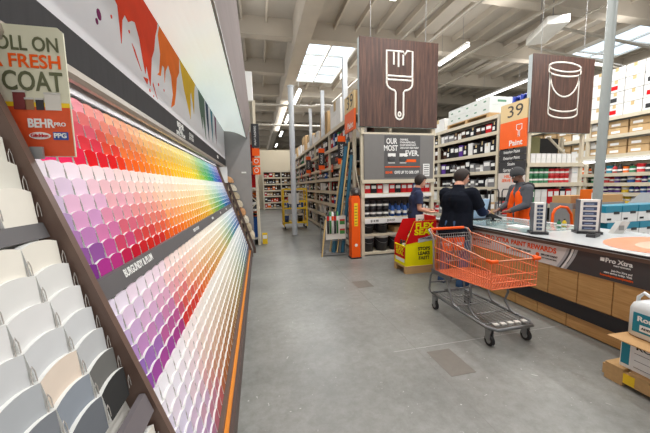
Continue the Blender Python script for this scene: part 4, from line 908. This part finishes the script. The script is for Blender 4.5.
# ------------------------------------------------------------------ red and yellow floor display
FX = thing('floor_display', 'red and yellow cardboard floor display of sealant cans on a small pallet', 'display', (2.5, 4.6, 0))
prof = [(0, .14), (0, .56), (.17, .95), (.6, .95), (.6, .14)]
m = MB(); m.prism(prof, 'y', 0, .012); m.build('front_panel', sy, FX); m = MB(); m.prism(prof, 'y', .43, .442); m.build('rear_panel', red, FX)
m = MB(); m.prism([(0, .54), (.0, .56), (.17, .95), (.6, .95), (.6, .62)], 'y', -.003, 0); m.build('red_upper_print', red, FX)
m = MB(); m.prism([(.24, .56), (.6, .6), (.6, .7), (.24, .63)], 'y', -.005, -.003); m.build('silver_print', mat('silver_print', s(190, 196, 200), .3), FX)
B('back_panel', red, FX, (.57, .6, .012, .43, .14, 1.02))
m = MB(); m.prism([(.0, .14), (.0, .5), (.02, .5), (.02, .14)], 'y', .012, .43); m.build('tray_front', sy, FX)
B('tray_red_print', red, FX, (-.003, 0, .02, .42, .27, .48)); text('brand_lettering', 'FLEX\nSEAL', (-.004, .22, .39), .1, '-x', sy, FX, bold=.03, width=.3, line=.8)
B('silver_line', paper, FX, (-.004, 0, .05, .38, .2, .26))
for i in range(3): B('step_shelf', red, FX, (.02+.18*i, .2+.18*i, .012, .43, .3+.15*i, .32+.15*i))
text('brand_lettering', 'FLEX', (.36, -.004, .86), .14, '-y', sy, FX, bold=.04, width=.36); text('brand_lettering', 'SEAL', (.36, -.004, .745), .14, '-y', sy, FX, bold=.04, width=.4)
text('small_lettering', 'CLEAR RUBBERIZED', (.42, -.006, .635), .05, '-y', DK, FX, bold=.02, width=.3)
text('slogan', 'STOPS\nLEAKS\nFAST!', (.36, .0-.001, .36), .085, '-y', black, FX, bold=.03, width=.24)
B('pallet', woodp, FX, (0, .6, -.01, .45, .1, .14), (0, .6, -.01, .07, 0, .1), (0, .6, .36, .45, 0, .1), bevel=.003)
k = 0
for i in range(3):
    for j in range(4):
        put('bottle', 2.5+.11+.175*i, 4.6+.09+.095*j, .32+.15*i, (.075, .075, .24), ['white', 'grey', 'white', 'black'][(i+j) % 4], f'in the red and yellow display, {["front", "middle", "back"][i]} step, {ORDW[j]} from the camera')
t = thing('price_poster', 'white price card reading 14.98 standing at the back of the red and yellow display', 'sign', (3.03, 4.95, 0)); B('card', paper, t, (-.13, .17, 0, .01, .78, 1.02)); text('lettering', '$14.98', (.02, -.002, .9), .11, '-y', black, t, bold=.03, width=.22); m = MB(); m.cyl((.16, .005, 0), (.16, .005, .8), .008, 6); m.build('post', galv, t)

# ------------------------------------------------------------------ pole rack, orange post, yellow cart
PRK = thing('extension_pole_rack', 'wire floor rack with poles and a white picture panel left of the orange post', 'rack', (1.42, 6.35, 0))
m = MB()
for x in (0, .5): m.tube([(x, 0, 0), (x, 0, .8)], .012, 6); m.tube([(x, .4, 0), (x, .4, .8)], .012, 6)
for z in (.05, .35, .78): m.tube([(0, 0, z), (.5, 0, z), (.5, .4, z), (0, .4, z)], .008, 6, closed=True)
for i in range(8): m.cyl((.0+.5*i/7, 0, .05), (.5*i/7, .4, .05), .004, 4)
m.build('wire_frame', steel, PRK); B('picture_panel', offwhite, PRK, (.03, .5, -.012, -.004, .38, .92))
for j, (x, z) in enumerate(((.36, .72), (.36, .5))): B('green_picture', mat('pic_green', s(60, 140, 70), .5), PRK, (x, x+.12, -.016, -.012, z, z+.08)); B('red_picture', mat('pic_red', s(190, 50, 50), .5), PRK, (x, x+.12, -.016, -.012, z+.08, z+.12))
B('floor_tray', galv, PRK, (-.03, .53, -.03, .43, .02, .04))
def longpole(x0, y0, x1, y1, z0, z1, r, m_, label, nm='extension_pole'):
    t = thing(nm, label, 'pole', (x0, y0, z0)); a = MB(); a.cyl((0, 0, 0), (x1-x0, y1-y0, z1-z0), r, 10); a.build('shaft', m_, t)
    a = MB(); d = Vector((x1-x0, y1-y0, z1-z0)); a.cyl(tuple(d), tuple(d*1.03), r*.7, 8); a.build('tip', dark, t)
tealp = mat('pole_sleeve_teal', s(36, 96, 122), .5, var=.15)
longpole(1.66, 6.5, 2.02, 6.56, .04, 2.5, .045, tealp, 'thick teal sleeved pole leaning in the wire rack, left one'); longpole(1.78, 6.6, 2.1, 6.64, .04, 2.65, .04, tealp, 'thick teal sleeved pole leaning in the wire rack, middle one'); longpole(1.86, 6.42, 2.12, 6.46, .04, 2.3, .04, tealp, 'thick teal sleeved pole leaning in the wire rack, right one')
longpole(1.6, 6.6, 1.95, 6.66, .04, 2.2, .018, mat('pole_wood', s(206, 176, 124), .6), 'pale wooden pole leaning in the wire rack, left'); longpole(1.74, 6.45, 2.08, 6.5, .04, 2.6, .018, mat('pole_wood', s(206, 176, 124), .6), 'pale wooden pole leaning in the wire rack, right')
longpole(1.34, 6.3, 1.45, 6.33, .0, .85, .02, mat('pole_wood', s(206, 176, 124), .6), 'short wooden stick leaning at the left outside of the wire rack')
for i in range(5):
    t = thing('roller_tube', f'tube of green and black rollers hanging on the wire rack, {ORDW[i]} from the left', 'tube', (1.5+.055*i, 6.32, .52)); m = MB(); m.lathe([(0, 0), (.022, 0), (.022, .5), (0, .5)], n=10); m.build('tube_body', [dark, mat('roller_green', s(60, 130, 70), .5), paper][i % 3], t); m = MB(); m.lathe([(.024, .3), (.024, .4)], n=10); m.build('label_band', [red, paper, orange][i % 3], t)
OP = thing('orange_safety_post', 'orange upright post box with yellow label at the left end of the endcap', 'post', (2.03, 6.02, 0))
m = MB(); m.prism([(-.1, .0), (.1, .0), (.1, 1.3), (.07, 1.38), (-.07, 1.38), (-.1, 1.3)], 'y', -.1, .1); m.build('post_body', orange, OP, bevel=.012); B('yellow_label', yellow, OP, (-.04, .04, -.104, -.1, .72, 1.22))
for i in range(7): B('label_line', dark, OP, (-.03, .03, -.106, -.104, .76+.065*i, .772+.065*i))
plate('round_badge', ell(.035, .035, 14), (0, -.101, .3), '-y', paper, OP); B('foot', dark, OP, (-.12, .12, -.12, .12, 0, .03))
t = thing('barrier_reel', 'dark reel head sitting on top of the orange post', 'device', (2.06, 6.02, 1.38)); m = MB(); m.lathe([(0, 0), (.06, 0), (.1, .05), (.1, .13), (.05, .18), (0, .18)], n=16); m.build('reel_body', mat('reel_dark', s(70, 62, 60), .4), t); m = MB(); m.cyl((-.02, -.1, .09), (-.02, -.13, .09), .03, 10); m.build('knob', galv, t)
YC = thing('yellow_ladder_cart', 'yellow rolling ladder cart with blue bins standing by the pale pole', 'cart', (1.28, 11.2, 0))
m = MB()
for x in (-.38, .5):
    for y in (-.2, .4): m.box(x-.025, x+.025, y-.025, y+.025, .08, 1.5)
for z in (.2, .75, 1.0, 1.48): m.box(-.38, .5, -.22, -.18, z, z+.06); m.box(-.4, -.36, -.2, .4, z, z+.06); m.box(.48, .52, -.2, .4, z, z+.06); m.box(-.38, .5, .38, .42, z, z+.06)
m.build('yellow_frame', yellow, YC)
for z in (.2, .75): B('step', yellow, YC, (-.38, .5, -.2, .4, z, z+.03))
for x in (-.34, .46):
    for y in (-.17, .37): m = MB(); m.cyl((x-.02, y, .045), (x+.02, y, .045), .045, 12); m.build('wheel', black, YC)
B('notice_board', offwhite, YC, (-.2, .2, -.235, -.222, .95, 1.35))
for i in range(3): put('carton', 1.02+.27*i, 11.3, .78, (.22, .3, .2), ['blue', 'grey', 'blue'][i], f'on the upper deck of the yellow ladder cart, {ORDW[i]} from the left')
for i in range(3): put('pail', 1.02+.27*i, 11.3, .23, (.22, .22, .3), ['blue', 'white', 'black'][i], f'on the lower deck of the yellow ladder cart, {ORDW[i]} from the left')
B_ = [(2.45, 10.2), (2.0, 9.0)]

# ------------------------------------------------------------------ pallet, box and jug at bottom right
PL = thing('wooden_pallet', 'wooden pallet with a yellow block lying on the floor at the lower right corner', 'pallet', (2.7, .75, 0))
for i in range(6): B('deck_board', woodp, PL, (0, .58, .02+.155*i, .02+.155*i+.12, .115, .138), bevel=.002)
for x in (0, .25, .5): B('stringer', woodp, PL, (x, x+.08, 0, .93, .03, .115))
for i in (0, 2, 5): B('bottom_board', woodp, PL, (0, .58, .02+.155*i, .02+.155*i+.12, .0, .03))
B('yellow_block', yellow, PL, (-.004, .0, .72, .79, .035, .112)); 
BXX = thing('open_carton', 'white shipping carton with brown open flap on the wooden pallet', 'box', (2.745, 1.12, .138))
B('box_body', paper, BXX, (0, .42, 0, .48, 0, .24), bevel=.004); B('teal_label', teal, BXX, (-.002, 0, .42, .472, .03, .21)); B('teal_label', teal, BXX, (.02, .12, .48, .482, .03, .21))
m = MB(); m.prism([(-.12, .25), (.46, .235), (.46, .242), (-.12, .257)], 'y', -.04, .5); m.build('flap', cardb, BXX)
B('white_label', mat('label_white', s(226, 226, 226), .5), BXX, (-.003, 0, .06, .41, .02, .23)); text('label_text', 'ROMAN', (-.004, .26, .195), .045, '-x', black, BXX, bold=.03, width=.24); text('label_text', 'S-', (-.004, .22, .1), .08, '-x', black, BXX, bold=.03, width=.13)
for i in range(3): B('label_line', black, BXX, (-.004, -.003, .08, .39, .145-.055*i, .148-.055*i))
JG = thing('white_jug', 'white plastic jug with teal label standing on the open carton', 'jug', (2.9, 1.45, .396))
JG.scale = (1.1, 1.1, 1.08)
m = MB()
def rsq(a, b, z, n=20, p=.45):
    o = []
    for i in range(n):
        t_ = 2*PI*i/n; c_, s_ = math.cos(t_), math.sin(t_); o.append((a*math.copysign(abs(c_)**p, c_), b*math.copysign(abs(s_)**p, s_), z))
    return o
rings = [rsq(.1, .14, 0), rsq(.108, .148, .01), rsq(.108, .148, .2), rsq(.1, .135, .235), rsq(.06, .08, .265), rsq(.03, .03, .285, p=1), rsq(.03, .03, .3, p=1)]
n_ = 20; m.add([p for rg in rings for p in rg], [(i*n_+j, i*n_+(j+1) % n_, (i+1)*n_+(j+1) % n_, (i+1)*n_+j) for i in range(6) for j in range(n_)], 0, True); m.add(rings[0], [tuple(range(n_))[::-1]]); m.build('jug_body', mat('jug_white', s(216, 220, 222), .35, var=.02), JG)
m = MB(); m.lathe([(.036, .29), (.036, .32), (0, .32)], n=14); m.build('cap', white, JG); m = MB(); m.tube([(.0, .06, .275), (0, .11, .3), (0, .14, .26), (0, .142, .2)], .012, 8); m.build('handle', mat('jug_white', (1, 1, 1)), JG)
B('teal_label', teal, JG, (-.1105, -.108, -.1, .1, .04, .18)); text('label_text', 'Roman', (-.111, 0, .14), .05, '-x', paper, JG, bold=.03, width=.15); B('label_block', paper, JG, (-.112, -.1105, -.07, .06, .055, .1)); text('label_text', 'ADDITIVE', (-.113, 0, .078), .02, '-x', black, JG, bold=.03, width=.1)

# ------------------------------------------------------------------ flat shopping cart
CA = thing('shopping_cart', 'orange wire flatbed shopping cart with a grey platform standing in the aisle', 'shopping cart', (2.378, 2.754, 0), R(-.5))
CA.scale = (1.03, .98, 1.02)
tubem = mat('cart_tube_grey', s(120, 122, 124), .35, .6)
m = MB(); zp = .19
lp = [(-.23, .5, zp), (-.25, 0, zp), (-.25, -.48, zp), (-.2, -.56, zp), (.2, -.56, zp), (.25, -.48, zp), (.25, 0, zp), (.23, .5, zp)]
m.tube(lp, .016, 8, closed=True); m.build('platform_frame', tubem, CA)
m = MB()
for i in range(9): x = -.2+.05*i; m.tube([(x, -.53, zp+.008), (x, 0, zp-.01), (x, .48, zp)], .005, 5)
for y in (-.42, -.2, .05, .3): m.cyl((-.25, y, zp), (.25, y, zp), .006, 5)
m.build('platform_wires', steel, CA)
m = MB()
for i in range(5): m.box(-.17+.08*i, -.12+.08*i, -.5, -.46, zp+.01, zp+.02)
m.build('platform_clips', offwhite, CA)
def caster(x, y):
    m = MB(); m.box(x-.022, x-.016, y-.045, y+.02, .06, zp-.02); m.box(x+.016, x+.022, y-.045, y+.02, .06, zp-.02); m.box(x-.022, x+.022, y-.045, y+.02, zp-.03, zp-.01); f = m.build('caster_fork', steel, CA)
    m = MB(); m.cyl((x-.014, y-.02, .055), (x+.014, y-.02, .055), .055, 20); wo = m.build('caster_wheel', black, CA); m = MB(); m.cyl((x-.0155, y-.02, .055), (x+.0155, y-.02, .055), .03, 14); m.build('wheel_hub', galv, wo)
for x, y in ((-.21, -.46), (.21, -.46), (-.23, .44), (.23, .44)): caster(x, y)
for sx in (-1, 1):
    m = MB(); X = .25*sx
    m.tube([(X, .5, zp+.01), (X, .53, .24), (X, .5, .42), (X, .46, .465), (X, .2, .475), (X, .15, .44), (X, .06, .24), (X, .02, zp+.02), (X, -.08, zp+.01)], .013, 8); m.build('side_leg', tubem, CA)
    m = MB(); m.tube([(X*.9, -.2, .53), (X*.9, -.22, .4), (X*.9, -.18, .3), (X*.9, -.26, .22), (X*.9, -.34, .2)], .012, 8); m.build('front_leg', tubem, CA)
for yy in (.2, .5): m = MB(); m.cyl((-.25, yy, .33), (.25, yy, .33), .01, 6); m.build('cross_tube', tubem, CA)
B('corner_shoe', mat('shoe_grey', s(92, 92, 96), .4), CA, (-.262, -.25, .08, .47, .465, .515), (.25, .262, .08, .47, .465, .515))
def zb_(y): return .575+(.50-.575)*(y+.52)/.96      # basket floor height
def zt_(y): return .84+(.95-.84)*(y+.52)/.96      # rim height
yf, yr = -.52, .44
def wires(nm, pts_list, r=.0032, m_=orangeW): 
    mm_ = MB()
    for p in pts_list: mm_.tube(p, r, 5)
    return mm_.build(nm, m_, CA)
def wx(y, top): return .262 if top else .25
for sx in (-1, 1):
    L_ = []
    for i in range(31): y = yf+(yr-yf)*i/30; L_.append([(sx*wx(y, 0), y, zb_(y)), (sx*wx(y, 1), y, zt_(y))])
    wires('basket_side', L_); L_ = []
    for k in (0, .33, .66): L_.append([(sx*(.25+.012*k), yf, zb_(yf)+(zt_(yf)-zb_(yf))*k), (sx*(.25+.012*k), yr, zb_(yr)+(zt_(yr)-zb_(yr))*k)])
    wires('basket_side_rail', L_, .0055); wires('basket_rim', [[(sx*.262, yf, zt_(yf)), (sx*.262, yr, zt_(yr)), (sx*.26, yr+.06, 1.0)]], .008, mat('rim_orange_grey', s(206, 130, 96), .4, .2))
L_ = []
for i in range(17): x = -.25+.5*i/16; L_.append([(x, yf, zt_(yf)), (x, yf, zb_(yf)), (x, yr, zb_(yr))])
wires('basket_front_floor', L_); L_ = []
for i in range(34): y = yf+(yr-yf)*i/33; L_.append([(-.25, y, zb_(y)-.003), (.25, y, zb_(y)-.003)])
wires('basket_floor_cross', L_)
wires('basket_front_rail', [[(-.25, yf-.004, zb_(yf)+k), (.25, yf-.004, zb_(yf)+k)] for k in (.0, .06, .13)], .006)
wires('front_rim', [[(-.262, yf, zt_(yf)), (.262, yf, zt_(yf))]], .009, mat('rim_orange_grey', (1, 1, 1)))
L_ = []
for i in range(17): x = -.24+.48*i/16; L_.append([(x, yr, zb_(yr)), (x, yr+.02, .95)])
for z in (.6, .72, .84, .95): L_.append([(-.25, yr+.01, z), (.25, yr+.01, z)])
wires('rear_gate', L_, .0035, steel)
L_ = []
for i in range(12): x = -.2+.4*i/11; L_.append([(x, yr-.04, .92), (x, yr-.2, .66)])
L_ += [[(-.2, yr-.04, .92), (.2, yr-.04, .92)], [(-.2, yr-.2, .66), (.2, yr-.2, .66)]]
wires('child_seat_back', L_, .0035, steel)
for x in (-.15, .01):
    m = MB(); m.prism([(x, .74), (x+.13, .74), (x+.14, .9), (x-.01, .9)], 'y', yr-.035, yr-.025); o = m.build('seat_plate', orange, CA); text('plate_lettering', 'THD', (x+.065, yr-.036, .82), .05, '-y', paper, o, bold=.03, width=.08)
m = MB(); m.cyl((-.235, .55, 1.0), (.235, .55, 1.0), .017, 12); m.build('handle_grip', orange, CA)
for sx in (-1, 1): m = MB(); m.tube([(sx*.235, .55, 1.0), (sx*.265, .54, .995), (sx*.27, .5, .97), (sx*.262, .44, .9), (sx*.255, .43, .6), (sx*.25, .42, .5)], .012, 8); m.build('handle_tube', steel, CA)
for sx in (-1, 1): m = MB(); m.tube([(sx*.262-.035*0, yf-.014, zt_(yf)), (sx*.262, yf+.05, zt_(yf)+.004)], .017, 10); m.tube([(sx*.2, yf-.004, zt_(yf)), (sx*.275, yf-.004, zt_(yf))], .018, 10); m.build('corner_cap', orange, CA)

# ------------------------------------------------------------------ people
def voxel(mb, name, m, parent, vox=.008, smooth=3):
    o = mb.build('tmp', m); md = o.modifiers.new('r', 'REMESH'); md.mode = 'VOXEL'; md.voxel_size = vox; md.use_smooth_shade = True
    sm = o.modifiers.new('s', 'SMOOTH'); sm.iterations = smooth; sm.factor = .5
    bpy.context.view_layer.update(); dg = bpy.context.evaluated_depsgraph_get(); me = bpy.data.meshes.new_from_object(o.evaluated_get(dg)); bpy.data.objects.remove(o)
    me.name = name; n = bpy.data.objects.new(name, me); COL.objects.link(n); n.parent = parent; return n
def ball(mb, c, r, n=14, sc=(1, 1, 1), fr=None):
    c = Vector(c); vs = []; k = n//2
    for i in range(k+1):
        th = PI*i/k
        for j in range(n):
            v = Vector((r*sc[0]*math.sin(th)*math.cos(2*PI*j/n), r*sc[1]*math.sin(th)*math.sin(2*PI*j/n), r*sc[2]*math.cos(th)))
            if fr: v = fr @ v
            vs.append(c+v)
    mb.add(vs, [(i*n+j, (i+1)*n+j, (i+1)*n+(j+1) % n, i*n+(j+1) % n) for i in range(k) for j in range(n)], 0, True)
def cap(mb, p, r0, q, r1, flat=1.0):
    p, q = Vector(p), Vector(q); mb.tube([p, q], [r0, r1], 12); ball(mb, p, r0, 12); ball(mb, q, r1, 12)
def chain(mb, pts):
    for (p, r0), (q, r1) in zip(pts, pts[1:]): cap(mb, p, r0, q, r1)
def person(label, loc, rz, J, skin, hair, S, head_yaw=0, head_pitch=0):
    T_ = thing('person', label, 'person', loc, rz); K = S.get('bulk', 1.0)
    hc = Vector(J['head']); fr = Matrix.Rotation(head_yaw, 3, 'Z') @ Matrix.Rotation(-head_pitch, 3, 'X')
    b = MB(); H_ = lambda x, y, z: hc+fr @ Vector((x, y, z))
    ball(b, H_(0, -.01, .03), .104, 20, (.8, .98, 1.02), fr); ball(b, H_(0, .015, -.04), .075, 16, (.88, .98, 1.08), fr); ball(b, H_(0, .04, -.085), .035, 12, (1, .9, .8), fr)
    cap(b, H_(0, .085, .012), .009, H_(0, .105, -.022), .014); ball(b, H_(0, .087, -.055), .02, 10, (1.2, .6, .5), fr)   # nose, lips
    cap(b, H_(-.03, .078, .03), .011, H_(.03, .078, .03), .011)   # brow
    for sx in (-1, 1): ball(b, H_(sx*.083, -.01, -.005), .028, 10, (.35, .8, 1.15), fr)
    nk = Vector(J['neck']); cap(b, H_(0, -.02, -.05), .058, nk, .068*K**.5)
    P_, C_, A_ = Vector(J['pelvis']), Vector(J['chest']), Vector(J['belly'])
    for sx in (-1, 1):
        o = Vector(J['across'])*sx
        cap(b, C_+o*.09, .1*K, A_+o*.07, .095*K); cap(b, A_+o*.07, .095*K, P_+o*.08, .1*K)
    cap(b, nk, .06, C_, .1*K)
    for sd in ('L', 'R'):
        sh, el, wr = (Vector(J[k_+sd]) for k_ in ('sh', 'el', 'wr')); cap(b, C_+Vector((0, 0, .06)), .07, sh, .06*K)
        chain(b, [(sh, .056*K), (el, .042*K), (wr, .028*K)])
        hd = Vector(J['hand'+sd])-wr; hd.normalize(); side = hd.cross(Vector((0, 0, 1))).normalized(); pal = wr+hd*.05
        cap(b, wr, .026, pal+hd*.02, .026); cap(b, pal-side*.02, .018, pal+side*.02+hd*.02, .018)
        for fi, (off, ln) in enumerate(((-.03, .062), (-.01, .075), (.01, .07), (.03, .055))):
            a = pal+side*off+hd*.03; m1 = a+hd*ln*.55+Vector((0, 0, -.006)); m2 = m1+hd*ln*.35+Vector((0, 0, -.022)); chain(b, [(a, .0095), (m1, .0088), (m2, .0078)])
        ts = -1 if sd == 'R' else 1
        a = pal-side*.02*(-ts)*-1-hd*.02; chain(b, [(a, .012), (a-side*(-.03)*ts+hd*.03+Vector((0, 0, .0)), .0105), (a-side*(-.035)*ts+hd*.06+Vector((0, 0, -.012)), .009)])
        hp_, kn, an = (Vector(J[k_+sd]) for k_ in ('hip', 'kn', 'an')); chain(b, [(hp_, .085*K), (kn, .058*K), (an, .042)])
        cap(b, an, .04, an+Vector((0, .1, -.03)), .03)
    voxel(b, 'body', skin, T_, .0075, 2)
    # eyes
    for sx in (-1, 1):
        m = MB(); ball(m, H_(sx*.031, .083, .012), .0115, 10); e = m.build('eye', mat('eye_white', s(230, 228, 224), .3), T_); m = MB(); ball(m, H_(sx*.031, .0905, .012), .006, 8); m.build('iris', black, e)
    # hair or hat
    h_ = MB()
    def shell(r, zmin, front, m_, nm, up=1.0):
        h_ = MB(); n = 24; vs = []; rows_ = 9
        for i in range(rows_+1):
            for j in range(n):
                ph = 2*PI*j/n; f_ = max(0, min(1, (math.sin(ph)+.1)/.6)); lim = zmin+(front-zmin)*f_
                thm = math.acos(max(-1, min(1, (lim-.03)/(r*1.04*up)))); th = thm*i/rows_
                v = Vector((r*.84*math.sin(th)*math.cos(ph), r*1.02*math.sin(th)*math.sin(ph)-.012, r*1.04*math.cos(th)*up+.03))
                vs.append(H_(*v))
        h_.add(vs, [(i*n+j, (i+1)*n+j, (i+1)*n+(j+1) % n, i*n+(j+1) % n) for i in range(rows_) for j in range(n)], 0, True)
        o = h_.build(nm, m_, T_); sd_ = o.modifiers.new('thick', 'SOLIDIFY'); sd_.thickness = .012; sd_.offset = 1; return o
    if S.get('beanie'):
        shell(.118, .0, .04, hair, 'beanie', 1.15); m = MB(); m.lathe([(.097, 0), (.107, .01), (.107, .045), (.097, .055)], n=24); m.v = [tuple(H_(x, y*1.16-.01, z+.02)) for x, y, z in m.v]; m.build('beanie_cuff', hair, T_)
        if S.get('beard'): m = MB(); ball(m, H_(0, .05, -.085), .045, 14, (1.15, .9, .8), fr); m.build('beard', S['beard'], T_)
    else: shell(.112, -.075, .07, hair, 'hair')
    # shirt
    g = MB(); t_ = .022
    for sx in (-1, 1):
        o = Vector(J['across'])*sx; cap(g, C_+o*.09, .1*K+t_, A_+o*.075, .098*K+t_); cap(g, A_+o*.08, .1*K+t_, P_+o*.1+Vector((0, 0, S.get('hem', 0))), .112*K+t_)
    cap(g, A_, .105*K+t_, P_+Vector((0, 0, S.get('hem', 0))), .128*K+t_); cap(g, nk-Vector((0, 0, .02)), .068*K**.5+.014, C_, .115*K+t_)
    slv = S.get('sleeve', 1.0)
    for sd in ('L', 'R'):
        sh, el, wr = (Vector(J[k_+sd]) for k_ in ('sh', 'el', 'wr')); cap(g, C_+Vector((0, 0, .06)), .07+t_, sh, .062*K+t_)
        if slv <= .5: g.tube([sh, sh.lerp(el, slv*2)], [.056*K+t_+.006, .046*K+t_+.008], 14)
        else: cap(g, sh, .056*K+t_, el, .044*K+t_); g.tube([el, el.lerp(wr, (slv-.5)*2*.95)], [.044*K+t_, .03+t_*.8], 14)
    voxel(g, 'shirt', S['shirt'], T_, .009, 4)
    if S.get('undersleeve'):
        g = MB()
        for sd in ('L', 'R'):
            el, wr, sh = Vector(J['el'+sd]), Vector(J['wr'+sd]), Vector(J['sh'+sd]); cap(g, sh.lerp(el, .6), .05*K, el, .045*K+.008); g.tube([el, el.lerp(wr, .92)], [.045*K+.008, .037], 14)
        voxel(g, 'undersleeve', S['undersleeve'], T_, .009, 3)
    # trousers
    g = MB(); cap(g, P_-Vector(J['across'])*.07, .105*K+.01, P_+Vector(J['across'])*.07, .105*K+.01)
    for sd in ('L', 'R'):
        hp_, kn, an = (Vector(J[k_+sd]) for k_ in ('hip', 'kn', 'an')); cap(g, hp_, .09*K+.012, kn, .066*K+.012); g.tube([kn, an+Vector((0, 0, .01))], [.066*K+.012, .06], 14); ball(g, kn, .066*K+.012)
    voxel(g, 'trousers', S['trousers'], T_, .01, 4)
    if S.get('belt'):
        m = MB(); c = P_+Vector((0, 0, .1)); m.tube([c+Vector((math.cos(a)*.185*K, math.sin(a)*.135*K, 0)) for a in [2*PI*i/20 for i in range(20)]], .018, 6, closed=True); m.build('belt', S['belt'], T_)
    for sd in ('L', 'R'):
        an = Vector(J['an'+sd]); m = MB(); f0 = Vector((an.x, an.y, 0)); m.prism([(-.09, .0), (.18, .0), (.19, .03), (.15, .065), (.04, .09), (.03, .13), (-.07, .13), (-.09, .06)], 'x', -.048, .048)
        m.v = [(x+f0.x, y+f0.y, z) for x, y, z in m.v]; m.build('shoe', S['shoe'], T_, bevel=.015)
    return T_, H_
J1 = dict(across=(1, 0, 0), head=(.0, .17, 1.68), neck=(0, .07, 1.545), chest=(0, .03, 1.34), belly=(0, .04, 1.12), pelvis=(0, -.02, .95), shR=(.21, .07, 1.44), elR=(.30, .22, 1.15), wrR=(.24, .54, 1.13), handR=(.2, .68, 1.13),
          shL=(-.21, .06, 1.44), elL=(-.29, .22, 1.15), wrL=(-.14, .5, 1.12), handL=(-.1, .64, 1.12), hipR=(.11, -.02, .92), knR=(.14, .03, .5), anR=(.15, -.04, .1), hipL=(-.11, -.02, .92), knL=(-.16, .05, .5), anL=(-.17, -.02, .1))
navy = mat('cloth_near_black', s(24, 28, 38), .9, var=.15, scale=12, bump=.3, spec=.1)
man, _ = person('heavy man in a dark t-shirt and jeans leaning to the counter behind the shopping cart', (3.0, 3.95, 0), R(-66), J1, skinA, mat('hair_dark', s(44, 34, 30), .7, var=.2, scale=60),
       dict(shirt=navy, sleeve=.36, undersleeve=mat('cloth_navy_sleeve', s(30, 38, 62), .9, spec=.1), trousers=mat('denim_blue', s(64, 92, 130), .85, var=.15, scale=30), shoe=mat('shoe_blue', s(36, 70, 110), .6), bulk=1.34, hem=-.1), R(-40), R(12))
J2 = dict(across=(1, 0, 0), head=(0, .12, 1.715), neck=(0, .05, 1.575), chest=(0, .02, 1.38), belly=(0, .02, 1.15), pelvis=(0, 0, .98), shR=(.2, .04, 1.47), elR=(.26, .1, 1.18), wrR=(.16, .36, 1.06), handR=(.1, .48, 1.04),
          shL=(-.2, .04, 1.47), elL=(-.27, .1, 1.18), wrL=(-.17, .36, 1.06), handL=(-.11, .48, 1.04), hipR=(.1, 0, .95), knR=(.11, .02, .52), anR=(.12, -.02, .1), hipL=(-.1, 0, .95), knL=(-.11, .02, .52), anL=(-.12, -.02, .1))
emp, He = person('store worker in grey beanie, grey hoodie and orange apron behind the counter', (4.98, 4.62, 0), R(78), J2, skinB, mat('beanie_grey', s(62, 62, 64), .9, var=.15, scale=80),
       dict(shirt=mat('hoodie_grey', s(78, 80, 86), .9, var=.12, scale=14, bump=.3), sleeve=.98, trousers=mat('cloth_black', s(36, 36, 42), .85), shoe=dark, bulk=1.15, beanie=True, beard=mat('beard_dark', s(40, 30, 26), .8)), R(0), R(16))
g = MB(); C_ = Vector((0, .03, 1.3))
for sx in (-1, 1): cap(g, (sx*.07, .07, 1.36), .108, (sx*.11, .06, 1.16), .125); cap(g, (sx*.11, .06, 1.16), .13, (sx*.115, .05, .82), .145)
ap = voxel(g, 'apron', mat('apron_orange', s(240, 88, 20), .8, var=.08, scale=10, bump=.2, spec=.15), emp, .01, 3)
m = MB(); 
for sx in (-1, 1): m.tube([(sx*.08, .15, 1.4), (sx*.085, .1, 1.5), (sx*.075, .0, 1.53), (sx*.02, -.07, 1.52)], .014, 6)
m.build('apron_strap', mat('apron_orange', (1, 1, 1)), emp)
m = MB(); m.tube([(-.09, .06, 1.53), (-.1, -.03, 1.55), (-.06, -.11, 1.52), (.06, -.11, 1.52), (.1, -.03, 1.55), (.09, .06, 1.53)], [.04, .055, .065, .065, .055, .04], 10); m.build('hood', mat('hood_black', s(40, 40, 44), .9), emp)
m = MB(); m.tube([Vector((-.165, .335, 1.065))+Vector((.038*math.cos(a), .0, .038*math.sin(a))) for a in [2*PI*i/14 for i in range(14)]], .01, 6, closed=True); m.build('wristwatch', black, emp)
J3 = dict(across=(1, 0, 0), head=(0, .1, 1.645), neck=(0, .03, 1.505), chest=(0, 0, 1.3), belly=(0, .01, 1.1), pelvis=(0, -.01, .93), shR=(.18, .02, 1.4), elR=(.22, .02, 1.1), wrR=(.18, .26, 1.03), handR=(.16, .38, 1.04),
          shL=(-.18, .02, 1.4), elL=(-.22, .06, 1.12), wrL=(-.13, .3, 1.05), handL=(-.1, .42, 1.06), hipR=(.09, 0, .9), knR=(.1, .02, .5), anR=(.11, -.02, .1), hipL=(-.09, 0, .9), knL=(-.1, .02, .5), anL=(-.11, -.02, .1))
p3, _ = person('man in navy polo shirt and blue jeans holding a can beside the endcap', (3.18, 5.45, 0), R(-106), J3, skinA, mat('hair_brown', s(40, 30, 26), .7, var=.2, scale=60),
       dict(shirt=mat('polo_navy', s(34, 44, 78), .8, var=.12, scale=14, bump=.2), sleeve=.33, trousers=mat('denim_blue2', s(48, 78, 128), .85, var=.15, scale=30), shoe=dark, bulk=1.0, belt=black), R(-6), R(10))
put('can', 3.62, 5.36, 1.02, (.08, .08, .14), 'red', 'held in the hands of the man in the navy polo shirt')

# prototypes stood aside are removed once copied
for p in (P_can, P_pail, P_carton, P_bottle, P_pack, TB):
    for c in list(p.children_recursive): bpy.data.objects.remove(c)
    bpy.data.objects.remove(p)
bpy.context.view_layer.update()
